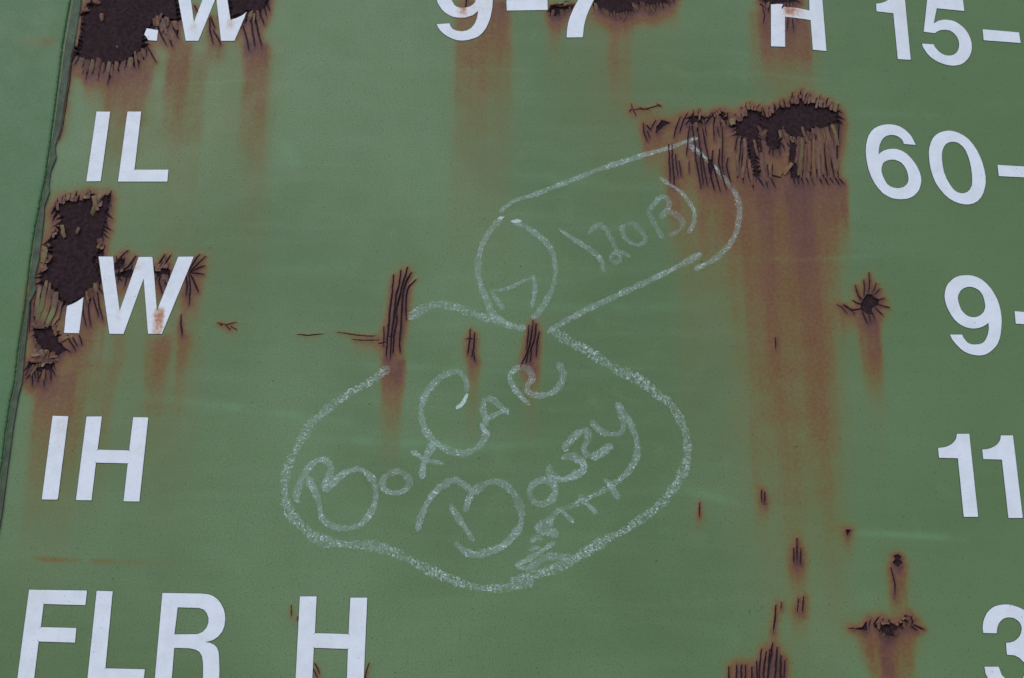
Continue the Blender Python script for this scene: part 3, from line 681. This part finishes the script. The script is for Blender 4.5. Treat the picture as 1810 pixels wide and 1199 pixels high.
# ------------------------------------------------------------------ the seam between the two sheets
sealL = za('375,0 335,230 300,520 265,780 240,950') + zp('215,170 180,350 160,500 130,750 100,930 75,1150') + zc('45,20 22,170 10,280 -10,420')
sealR = za('440,0 432,70 418,160 400,250 385,300 370,430 355,520 330,690 297,780 305,840 275,910') + zp('265,80 270,120 240,200 240,260 225,400 215,480 190,575 200,640 160,710 150,850 138,980 125,1130') + zc('85,0 60,150 40,300 15,500 -20,700')
def vline(pts):
    q = P(pts); o = np.argsort(q[:, 1]); return q[o, 1], q[o, 0]
lv, lu = vline(sealL); rv, ru = vline(sealR)
VLO, VHI = V0 - 500, gv[-1] + 500
def lin_ext(v, xv, xu):
    """inside the traced part follow the trace, outside go straight up and down"""
    c = np.polyfit(xv, xu, 1)
    r = np.interp(v, xv, xu)
    lo, hi = v < xv[0], v > xv[-1]
    r[lo] = xu[0]; r[hi] = xu[-1]
    return r
vs = np.concatenate([[VLO], np.arange(V0 - 40, gv[-1] + 40, 1.1), [VHI]])
ul = lin_ext(vs, lv, lu); ur = np.maximum(lin_ext(vs, rv, ru), ul + 3.0)
SEAM_MIN = float(ul.min())

# left sheet: laps over the seam, 2.6 mm proud, with a rounded and slightly ragged edge
rag = rng.normal(0, .22, len(vs)); rag[:2] = 0; rag[-2:] = 0
ue = ul + rag
prof = [(-1400, 2.6), (-300, 2.6), (-60, 2.6), (-12, 2.6), (-3.0, 2.6), (-1.2, 2.45), (-.3, 1.9), (0.0, 1.2), (-.1, -.8)]
vv, ff = [], []
verts = np.array([[u + du, v, hh] for v, u, in zip(vs, ue) for du, hh in prof])
k = len(prof)
ii = np.arange(len(vs) - 1)[:, None] * k + np.arange(k - 1)[None, :]
faces = np.stack([ii, ii + 1, ii + k + 1, ii + k], -1).reshape(-1, 4)
ls = mesh_np('side_sheet', verts, faces, M_PAINT_L, root, {'stain': sample(STAIN, verts[:, 0], verts[:, 1]) * (verts[:, 0] > U0), 'burn': np.zeros(len(verts)), 'bare': np.zeros(len(verts)), 'scrub': np.zeros(len(verts)), 'fade': np.zeros(len(verts))})
ls['label'] = 'cleaner, greener steel sheet left of the seam'
# sealant bead with a wavy, lifting right edge
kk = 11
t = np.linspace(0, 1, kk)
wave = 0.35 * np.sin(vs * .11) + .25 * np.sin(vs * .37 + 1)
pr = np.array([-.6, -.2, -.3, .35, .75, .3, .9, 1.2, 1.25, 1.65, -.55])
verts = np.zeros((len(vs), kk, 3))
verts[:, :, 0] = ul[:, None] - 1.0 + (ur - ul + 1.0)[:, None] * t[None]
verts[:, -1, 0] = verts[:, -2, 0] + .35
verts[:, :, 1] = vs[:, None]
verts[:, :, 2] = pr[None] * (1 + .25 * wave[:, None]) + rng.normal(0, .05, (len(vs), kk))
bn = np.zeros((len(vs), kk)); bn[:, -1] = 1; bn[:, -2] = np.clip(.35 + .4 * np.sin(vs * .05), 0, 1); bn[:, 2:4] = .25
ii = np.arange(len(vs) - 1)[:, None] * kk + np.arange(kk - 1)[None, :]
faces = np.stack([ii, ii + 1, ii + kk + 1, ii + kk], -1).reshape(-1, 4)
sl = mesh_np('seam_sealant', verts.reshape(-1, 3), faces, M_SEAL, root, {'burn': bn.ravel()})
sl['label'] = 'grimy bead of sealant along the seam, its shade painted in dark green'

# ------------------------------------------------------------------ main sheet: fine mesh where the paint is broken, coarse elsewhere
act = (np.abs(H) > .02) | (BARE > .01)
nbu, nbv = NU // SUB, NV // SUB
blk = np.zeros((nbv + 2, nbu + 2), bool)
a = act[:NV, :NU].reshape(nbv, SUB, nbu, SUB).any(axis=(1, 3))
blk[1:-1, 1:-1] = a
dil = np.zeros_like(blk)
for dj in (-1, 0, 1):
    for di in (-1, 0, 1):
        dil |= np.roll(np.roll(blk, dj, 0), di, 1)
fine_blk = dil[1:-1, 1:-1]
fine = np.repeat(np.repeat(fine_blk, SUB, 0), SUB, 1)
jj, ii = np.nonzero(fine)
base = jj * (NU + 1) + ii
quads = np.stack([base, base + 1, base + NU + 2, base + NU + 1], 1)
pid4 = np.stack([PID[jj, ii], PID[jj, ii + 1], PID[jj + 1, ii + 1], PID[jj + 1, ii]], 1)
cell_pid = np.where((pid4 > 0).sum(1) >= 3, pid4.max(1), 0)
cell_pid = np.where(H[jj, ii] < -.2, cell_pid, 0)
cj, ci = np.nonzero(~fine_blk)
cb = cj * SUB * (NU + 1) + ci * SUB
cq = np.stack([cb, cb + SUB, cb + SUB * (NU + 1) + SUB, cb + SUB * (NU + 1)], 1)
UU, VV = np.meshgrid(gu, gv)
# paint is deeper green where it is less chalked: towards the right-hand numbers and round the lettering
FADE = sstep(0.24, 0.47, UU * .001 + .05 * N_BIG) * .75 + .35 * sstep(.15, .8, -N_BIG) + .45 * sstep(-220, -420, VV - (gv.mean() + 0)) * .5
def build(name, q, mat):
    idx, inv = np.unique(q.ravel(), return_inverse=True)
    f = inv.reshape(-1, 4)
    r = lambda A: A.ravel()[idx]
    vt = np.stack([r(UU), r(VV), r(H)], 1)
    return mesh_np(name, vt, f, mat, root, {'stain': r(STAIN), 'burn': r(BURN), 'bare': r(BARE), 'scrub': r(SCRUB), 'fade': r(FADE)})
ms = build('side_sheet', np.concatenate([quads[cell_pid == 0], cq]), M_PAINT)
ms['label'] = 'faded green steel sheet with cracked paint and rust runs'
patch_ob = {}
for i, (label, poly) in enumerate(PATCHES):
    q = quads[cell_pid == i + 1]
    if len(q) < 6: continue
    o = build('rust_patch', q, M_RUST); o['label'] = label
    patch_ob[i + 1] = o
# the sheet goes on beyond the picture
X0, X1 = gu[0], gu[-1]; Y0, Y1 = gv[0], gv[-1]
ring = np.array([[X0 - 60, VLO, 0], [X1 + 700, VLO, 0], [X1 + 700, VHI, 0], [X0 - 60, VHI, 0], [X0, Y0, 0], [X1, Y0, 0], [X1, Y1, 0], [X0, Y1, 0]])
zr = np.zeros(8)
rg = mesh_np('side_sheet', ring, [[0, 1, 5, 4], [1, 2, 6, 5], [2, 3, 7, 6], [3, 0, 4, 7]], M_PAINT, root, {'stain': zr, 'burn': zr, 'bare': zr, 'scrub': zr, 'fade': [.4, .8, .8, .4, .3, .75, .75, .3]}, smooth=False)
# back of the steel, so that the side is a solid plate
bk = np.array([[x, y, h] for h in (-3.0, -6.0) for x, y in ((X0 - 900, VLO), (X1 + 700, VLO), (X1 + 700, VHI), (X0 - 900, VHI))])
mesh_np('back_plate', bk, [[0, 1, 2, 3], [7, 6, 5, 4], [0, 4, 5, 1], [1, 5, 6, 2], [2, 6, 7, 3], [3, 7, 4, 0]], M_BACK, root, smooth=False)

# ------------------------------------------------------------------ long curled strips of paint traced one by one
def pid_of(word):
    return next(i + 1 for i, (l, p) in enumerate(PATCHES) if word in l)
pc, pb, pt = pid_of('wide peeled rust patch beside'), pid_of('tall peeled'), pid_of('narrow tail')
for t, w in (('190,550 185,700 160,830', 7), ('225,560 215,760 190,960', 8), ('270,630 255,800 250,1000', 7), ('305,600 305,760 305,920', 8), ('225,450 255,540 285,610', 6),
             ('350,580 345,800 355,980', 6), ('395,600 400,800 410,980', 6), ('390,460 420,640 440,800 460,950', 8), ('485,610 490,780 520,950', 7),
             ('480,450 520,600 545,700 575,900', 8), ('540,430 580,520 600,640', 8), ('375,590 372,760 385,900', 4), ('455,480 468,560 470,600', 4), ('30,480 60,560 75,620', 7),
             ('560,700 590,820 600,930', 5), ('120,830 70,890 30,950', 9)):
    strip(pc, zo(t), w, lift=rng.uniform(.4, 1.1), ends=(.6, .1))
for t, w in (('785,420 790,520 772,650', 7), ('808,540 825,640 832,690', 6), ('895,385 900,420', 9), ('882,500 892,600 920,670', 8), ('935,580 938,650', 6), ('755,420 745,520 742,640', 5), ('840,425 862,520', 5)):
    strip(pt, zd(t), w, lift=rng.uniform(.4, 1.0), ends=(.6, .1))
for t, w in (('240,560 225,650 190,760', 9), ('268,580 250,680 215,775', 10), ('300,590 285,690 245,775', 10), ('325,640 305,720 275,770', 8), ('215,560 200,640 185,720', 8), ('345,680 330,740 318,800', 8),
             ('495,80 510,130 485,178', 9), ('535,75 520,120', 7), ('330,235 335,280 345,300', 8), ('420,248 405,285', 6), ('240,350 238,400 225,435', 10), ('272,395 255,430', 7), ('250,335 268,350', 5),
             ('170,760 190,775 240,778', 7), ('285,770 300,820', 7), ('225,345 222,430', 7)):
    strip(pb, zb(t), w, lift=rng.uniform(.5, 1.2), ends=(.6, .4))
pa = pid_of('large peeled')
for t, w in (('538,72 541,112', 7), ('621,244 622,258', 4), ('425,95 416,165 404,245', 7), ('440,60 470,50', 9), ('495,0 530,20', 10), ('832,85 836,140', 6), ('880,92 890,140', 9), ('925,112 938,160', 9), ('862,100 880,170 905,215', 6)):
    strip(pa, za(t), w, lift=rng.uniform(.5, .9), ends=(.6, .3))
p2 = pid_of('under a bundle')
for t, w in (('165,925 215,920', 8), ('215,895 235,940', 8), ('245,895 250,920', 7), ('265,935 305,930', 7), ('165,958 230,955', 6), ('240,958 300,955', 6), ('310,850 360,825', 9), ('185,890 190,940', 6), ('290,925 310,960', 5)):
    strip(p2, zb(t), w, lift=rng.uniform(.4, 1.0), ends=(.6, .5))
p7 = pid_of('between the dash')
for t, w in (('800,32 860,22', 7), ('850,30 900,18', 6), ('890,35 950,22', 7), ('870,12 930,5', 6), ('940,38 960,20', 5)):
    strip(p7, zf(t), w, lift=1.4, ends=(.6, .6), stain=.25)

letter_near = LMASK.copy()
for dj, di in ((4, 0), (-4, 0), (0, 4), (0, -4)):
    letter_near |= np.roll(np.roll(LMASK, dj, 0), di, 1)
def flake(pid, line, width, hh, stain):
    n = len(line); m = 4
    d = np.gradient(line, axis=0); d /= np.maximum(np.hypot(d[:, 0], d[:, 1]), 1e-6)[:, None]
    nr = np.stack([-d[:, 1], d[:, 0]], 1)
    s = np.linspace(0, 1, n)
    wd = width * (0.62 + 0.38 * np.sin(np.pi * (0.15 + 0.7 * s))) * (1 + rng.normal(0, .09, n))
    tilt = rng.normal(0, .16)
    top = []
    for i in range(n):
        for j in range(m):
            c = j / (m - 1) - .5
            arch = (0.25 - c * c) * width * .10
            q = line[i] + nr[i] * wd[i] * c
            h0 = max(0.0, float(sample(H, q[0], q[1])))*.5
            top.append((q[0], q[1], hh[i] + (arch + c * width * tilt) * min(1, i / 2.0 + (.2 if n > 6 else 0)) + h0))
    top = np.array(top)
    top[-m:, :2] += d[-1] * rng.normal(0, .35, m)[:, None]
    top[-m:, :2] += d[-1] * np.linspace(-1, 1, m)[:, None] * rng.normal(0, .5)
    bot = top.copy(); bot[:, 2] -= .38
    V = np.concatenate([top, bot]); T = len(top); F = []
    for i in range(n - 1):
        for j in range(m - 1):
            a = i * m + j
            F.append((a, a + 1, a + m + 1, a + m)); F.append((a + T, a + m + T, a + m + 1 + T, a + 1 + T))
    rim = [i * m for i in range(n)] + [(n - 1) * m + j for j in range(1, m)] + [i * m + m - 1 for i in range(n - 2, -1, -1)] + list(range(m - 2, 0, -1))
    E = list(zip(rim, rim[1:] + rim[:1]))
    for a, b in E: F.append((a, b, b + T, a + T))
    st = np.clip(sample(STAIN, V[:, 0], V[:, 1]) * (rng.uniform(.75, 1.0) if rng.random() < .75 else .6), 0, .95)
    bu = np.clip(sample(BURN, V[:, 0], V[:, 1]) * (rng.uniform(.45, 1.0) if rng.random() < .75 else .35), 0, .85)
    edge_ = np.tile(np.array([1, 0, 0, 1.0]), n * 2); bu = np.clip(bu + edge_ * .25, 0, .9)
    ba = np.zeros(len(V)); ba[T:] = 1.0
    z = np.zeros(len(V))
    o = mesh_np('paint_flake', V, F, M_PAINT, patch_ob.get(pid, root), {'stain': st, 'burn': bu, 'bare': ba, 'scrub': z, 'fade': z}, smooth=False)
    return o
for pid, line, w, hh, st in FLAKES:
    mid = line[len(line) // 2:]
    if sample(letter_near, mid[:, 0], mid[:, 1]).any() or sample(letter_near, line[:1, 0], line[:1, 1]).any(): continue
    if pid not in patch_ob: continue
    flake(pid, line, w, hh, st)

# ------------------------------------------------------------------ lettering meshes
def orient(p, ccw=True):
    ar = np.sum(p[:, 0] * np.roll(p[:, 1], -1) - np.roll(p[:, 0], -1) * p[:, 1])
    return p if (ar > 0) == ccw else p[::-1].copy()
def notches(p):
    out = []; n = len(p)
    for i in range(n):
        a, c, b = p[i - 1], p[i], p[(i + 1) % n]
        d1 = (c - a) / np.hypot(*(c - a)); d2 = (b - c) / np.hypot(*(b - c))
        cr = d1[0] * d2[1] - d1[1] * d2[0]
        if cr < -.75:                           # inner corner: the knife ran on a little into the white
            tip = c + (d1 - d2) / np.hypot(*(d1 - d2)) * rng.uniform(1.4, 2.6)
            out += [c - d1 * .3, tip, c + d2 * .3]
        else: out.append(c)
    return np.array(out)
def outset(p, r):
    a = p - np.roll(p, 1, 0); b = np.roll(p, -1, 0) - p
    a /= np.maximum(np.hypot(a[:, 0], a[:, 1]), 1e-6)[:, None]; b /= np.maximum(np.hypot(b[:, 0], b[:, 1]), 1e-6)[:, None]
    na = np.stack([a[:, 1], -a[:, 0]], 1); nb = np.stack([b[:, 1], -b[:, 0]], 1)
    m = na + nb; m /= np.maximum(np.sum(m * m, 1), .5)[:, None] / 2
    return p + m * r
for kind, label, o, h, nt in LET:
    o = orient(o)
    if nt: o = notches(o)
    loops = [o] + ([orient(h, False)] if h is not None else [])
    # keep loops dense enough for even staining
    pts, edges = [], []
    for lp in loops:
        q = []
        for i in range(len(lp)):
            a, b = lp[i], lp[(i + 1) % len(lp)]
            k = max(1, int(np.hypot(*(b - a)) / 3.0))
            q += [a + (b - a) * t / k for t in range(k)]
        s = len(pts); pts += q
        edges += [(s + i, s + (i + 1) % len(q)) for i in range(len(q))]
    nb = len(pts)
    gx, gy = np.meshgrid(np.arange(o[:, 0].min(), o[:, 0].max(), 2.2), np.arange(o[:, 1].min(), o[:, 1].max(), 2.2))
    gx = gx + rng.uniform(-.4, .4, gx.shape); gy = gy + rng.uniform(-.4, .4, gy.shape)
    ins = inside(o, gx, gy)
    if h is not None: ins &= ~inside(h, gx, gy)
    pts += list(np.stack([gx[ins], gy[ins]], 1))
    r = delaunay_2d_cdt([Vector((float(q[0]), float(q[1]))) for q in pts], edges, [], 0, 1e-4)
    vt = np.array([[v.x, v.y] for v in r[0]]); fc = np.array([f for f in r[2]])
    cen = vt[fc].mean(1)
    ok = inside(o, cen[:, 0], cen[:, 1])
    if h is not None: ok &= ~inside(h, cen[:, 0], cen[:, 1])
    fc = fc[ok]
    hh = LH + .10 * sample(N_RAG, vt[:, 0], vt[:, 1]) * np.clip(sample(STAIN, vt[:, 0], vt[:, 1]) * 2, 0, 1)
    V = [np.column_stack([vt, hh])]; F = [list(map(int, f)) for f in fc]; MI = [0] * len(F); nv = len(vt)
    for lp in loops:
        n = len(lp); ou = outset(lp, .55)
        V.append(np.column_stack([lp, np.full(n, LH)])); V.append(np.column_stack([ou, np.full(n, -.05)]))
        for i in range(n):
            j = (i + 1) % n
            F.append([nv + i, nv + n + i, nv + n + j, nv + j]); MI.append(1)
        nv += 2 * n
    V = np.concatenate(V)
    stt = np.clip(sample(STAIN, V[:, 0], V[:, 1]), 0, 1)
    bu = np.clip(sample(BURN, V[:, 0], V[:, 1]), 0, 1)
    me = bpy.data.meshes.new(kind)
    me.from_pydata([(a * .001, -c * .001, b * .001) for a, b, c in V], [], F)
    me.materials.append(M_WHITE); me.materials.append(M_DIRT)
    me.polygons.foreach_set('material_index', MI)
    at = me.attributes.new('stain', 'FLOAT', 'POINT')
    at.data.foreach_set('value', np.clip(stt * .10 + sample(LST, V[:, 0], V[:, 1]), 0, 1).astype(np.float32))
    ob = bpy.data.objects.new(kind, me); COL.objects.link(ob); ob.parent = root; ob['label'] = label

# ------------------------------------------------------------------ chalk drawing
def smooth(p, step=1.0):
    p = np.asarray(p, float)
    if len(p) > 2:
        q = [p[0]]
        ext = np.vstack([2 * p[0] - p[1], p, 2 * p[-1] - p[-2]])
        for i in range(1, len(ext) - 2):
            a, b, c, d = ext[i - 1], ext[i], ext[i + 1], ext[i + 2]
            n = max(2, int(np.hypot(*(c - b)) / step))
            for t in np.linspace(0, 1, n + 1)[1:]:
                q.append(.5 * (2 * b + (c - a) * t + (2 * a - 5 * b + 4 * c - d) * t ** 2 + (3 * b - a - 3 * c + d) * t ** 3))
        return np.array(q)
    n = max(2, int(np.hypot(*(p[1] - p[0])) / step))
    return p[0] + (p[1] - p[0]) * np.linspace(0, 1, n + 1)[:, None]
layer = [0]
def chalk(name, parent, strokes, label=None):
    VA, FA, AC, DE, BR, AL, CU, RO = [], [], [], [], [], [], [], []; off = 0
    for pts, w, dens, bright in strokes:
        q = smooth(P(pts)); n = len(q); m = 7
        d = np.gradient(q, axis=0); d /= np.maximum(np.hypot(d[:, 0], d[:, 1]), 1e-6)[:, None]
        nr = np.stack([-d[:, 1], d[:, 0]], 1)
        L = np.concatenate([[0], np.cumsum(np.hypot(*np.diff(q, axis=0).T))])
        wv = w * MM * 1.35 * (.5 + .16 * np.interp(L, np.arange(0, L[-1] + 16, 8), rng.uniform(-1, 1, len(np.arange(0, L[-1] + 16, 8)))))
        endt = np.clip(np.minimum(L, L[-1] - L) / 2.0, .45, 1)
        wv *= endt
        dv = dens * (1 + .35 * np.interp(L, np.arange(0, L[-1] + 24, 12), rng.uniform(-1, 1, len(np.arange(0, L[-1] + 24, 12)))))
        layer[0] += 1
        for j in range(m):
            c = 2 * j / (m - 1) - 1
            uv = q + nr * wv[:, None] * c
            hh = np.maximum(sample(H, uv[:, 0], uv[:, 1]), 0) + .10 + .012 * (layer[0] % 14)
            VA.append(np.column_stack([uv, hh])); AC.append(np.full(n, c)); DE.append(dv); BR.append(np.full(n, max(bright, 0))); RO.append(np.full(n, 1.0 if bright < 0 else 0.0)); AL.append(L); CU.append(sample(BARE, uv[:, 0], uv[:, 1]))
        for j in range(m - 1):
            a = off + j * n + np.arange(n - 1)
            FA.append(np.stack([a, a + n, a + n + 1, a + 1], 1))
        off += m * n
    ob = mesh_np(name, np.concatenate(VA), np.concatenate(FA), M_CHALK, parent, {'across': np.concatenate(AC), 'chalkiness': np.concatenate(DE), 'bright': np.concatenate(BR), 'along': np.concatenate(AL), 'coarse': np.concatenate(RO), 'cut': np.concatenate(CU)})
    if label: ob['label'] = label
    return ob
body = (zi('730,100 650,170 560,225 480,270 390,330 300,410 240,460 200,530 160,600 130,660 105,720 85,800 82,860 85,930 110,1000 160,1070 230,1130')
        + zn('310,250 400,285 520,300 640,305 760,325 860,370 950,410 1030,455 1130,500 1230,540 1330,570 1430,580 1560,570 1700,535')
        + zj('650,1100 780,1060 900,1020 1000,970 1080,920 1180,860 1280,810 1380,740 1470,670 1540,590 1590,510 1620,430 1625,350 1615,270 1580,180 1530,110 1450,50')
        + [(1130, 672), (1080, 648), (1037, 619)] + zk('570,1160 520,1125 470,1085'))
dr = chalk('chalk_drawing', root, [
    (body, 13, 1.0, -1), (zg('760,390 830,340 930,305 1020,315 1120,345 1200,375 1290,395 1370,430 1470,450'), 12.5, .9, -1),
    (zk('185,465 270,405 375,372 550,305 700,245 850,195 1000,150 1110,118 1175,92 1240,72'), 8.5, 1.0, 0),
    (zk('1175,90 1240,145 1290,190 1340,240 1380,290 1410,320 1440,370 1460,440 1455,520 1430,600 1380,670 1310,725 1220,770'), 8.5, .8, 0),
    (zk('1215,118 1250,150 1290,188'), 2.4, 1.0, .7), (zk('1318,215 1345,245'), 3.5, 1.0, .7),
    (zk('1260,685 1150,745 1000,820 850,890 700,960 560,1030 445,1098'), 10, 1.05, 0),
    (zk('205,495 150,550 105,620 80,700 75,780 90,860 120,930 145,990 200,1040 270,1070 330,1075'), 9, .85, 0),
    (zk('250,512 310,535 380,580 440,630 475,700 485,780 475,850 440,930 400,990 365,1035'), 9, .85, 0),
    (zk('180,500 213,492'), 5, 1, .9), (zk('248,515 305,512'), 5, 1, .9), (zk('440,1105 480,1085'), 8, 1.1, .1),
    (zk('210,985 150,890 160,882 230,870 370,805'), 7, .7, 0), (zk('372,800 375,880 360,970'), 7, .75, 0)],
    'jug shaped outline with a neck and tube drawn in white chalk')
def cl(label, *st):
    chalk('chalk_letter', dr, list(st), label)
cl('chalk bracket left of 120', (zk('505,555 590,615 690,680 730,730 740,790'), 7, .85, 0))
cl('chalk digit 2', (zk('660,582 690,545 725,535 760,570 790,630 815,680'), 7, .7, 0), (zk('820,690 790,685 780,715 800,735 825,720 822,690'), 7, .8, 0), (zk('815,670 885,703'), 8, .6, 0))
cl('chalk digit 0', (zk('850,530 900,530 950,580 960,620 910,640 860,610 838,560 850,530'), 8.5, .65, 0))
cl('chalk letter B after 20', (zk('975,465 1010,530 1052,608'), 9, .7, 0), (zk('975,468 1010,420 1050,385 1085,405 1080,450 1040,498'), 9, .7, 0), (zk('1090,460 1140,490 1160,530 1130,570 1085,588'), 8, .6, 0))
cl('chalk bracket right of 120', (zk('1035,280 1090,320 1150,360 1190,410 1220,460 1215,530 1185,580'), 6.5, .85, 0))
cl('large chalk letter B of the first word', (zi('150,940 165,870 200,780 250,710 305,680 350,700 370,750 340,820 320,870'), 10, .9, 0),
   (zi('220,785 270,880 300,970 310,1030 350,1080 420,1105 500,1105 570,1070 630,990 650,900 630,810 580,755 520,740 440,775 370,840 320,872'), 10, .95, 0), (zi('140,935 180,942'), 5, 1, .3))
cl('chalk letter O of the first word', (zi('720,770 780,755 840,780 860,830 830,870 770,890 710,870 690,820 720,770'), 10.5, .85, 0))
cl('chalk letter X', (zi('870,625 950,675 1000,690 1070,705'), 8.5, .95, 0), (zi('1010,570 975,650 945,720 940,800'), 12, 1.0, 0))
cl('chalk letter C with a bright hook at its top end', (zi('1150,362 1190,330 1222,268'), 6.5, 1.0, .9),
   (zi('1215,260 1215,200 1180,140 1120,135 1050,170 990,230 945,310 935,400 960,500 1020,570 1100,620 1190,640 1260,620 1310,580 1335,520 1305,465'), 9.5, .85, 0))
cl('chalk letter A', (zj('480,235 500,205 485,130 500,85 540,85 580,120 632,168'), 8.5, .85, 0), (zj('490,197 560,165 630,135'), 8.5, .95, 0), (zj('470,215 500,260 520,280'), 8, .9, 0))
cl('chalk letter R', (zg('1495,915 1440,860 1390,790 1375,745 1400,700 1440,685 1490,700 1510,750 1480,800 1490,840 1560,855 1640,830 1690,770 1695,710 1665,655'), 9, .9, 0))
cl('large chalk letter B of the second word', (zj('120,820 135,750 180,650 240,580 320,535 380,560 420,600 400,660 385,712'), 10, .9, 0), (zj('303,663 350,750 435,872'), 9, .85, 0),
   (zj('420,610 480,565 550,540 620,570 670,630 700,710 690,790 640,860 580,910 510,935 440,950 380,930 330,880'), 11.5, .9, 0))
cl('chalk letter O after the second B', (zj('850,530 780,545 745,600 770,655 820,665 870,640 890,590 870,545 830,530'), 10, .85, 0))
zq = lambda t: Z(900, 700, 6.66, t)
cl('open chalk letter O', (zq('480,810 480,900 540,965 640,985 760,945 860,880 875,805 800,740 700,715 610,740'), 11, .95, 0), (zq('490,930 560,970 640,975 700,955'), 3, 1, .5))
cl('chalk letter Z', (zq('630,630 700,545 790,460 860,395'), 11, .9, 0), (zq('870,385 925,430 925,520 880,610 885,665 955,712'), 11, .85, 0), (zq('960,740 1050,690 1140,630 1208,570'), 11, .9, 0), (zq('640,655 700,635'), 3, 1, .8))
cl('chalk letter Y with a long tail', (zq('960,288 1040,380 1120,435 1220,455 1310,435 1345,360 1320,250 1262,80'), 10, .8, 0), (zq('1265,75 1340,200 1430,330 1490,480 1510,620 1490,740 1420,870 1330,960 1270,995'), 9, .95, 0),
   (zj('1262,522 1180,578 1080,630 1000,670 900,710 860,760'), 9, .85, -1))
cl('chalk tick at the upper end of the tail', (zj('1160,525 1200,570 1245,642'), 8, .9, 0))
cl('chalk tick in the middle of the tail', (zj('1020,615 1060,660 1122,722'), 8.5, .9, 0))
cl('chalk tick at the lower end of the tail', (zj('893,688 940,720 992,772'), 7.5, .95, 0))
cl('smeared chalk end of the tail', (zj('875,760 800,795 850,822 905,835'), 13, .75, 0), (zj('750,880 790,850 815,870'), 9, .7, 0), (zj('740,925 800,905'), 9, .7, 0))
cl('chalk arrow touching the drawing outline', (zj('885,880 780,950 665,1012'), 9, 1.0, 0), (zj('665,1010 740,1022 850,960 980,965'), 11, .85, 0))
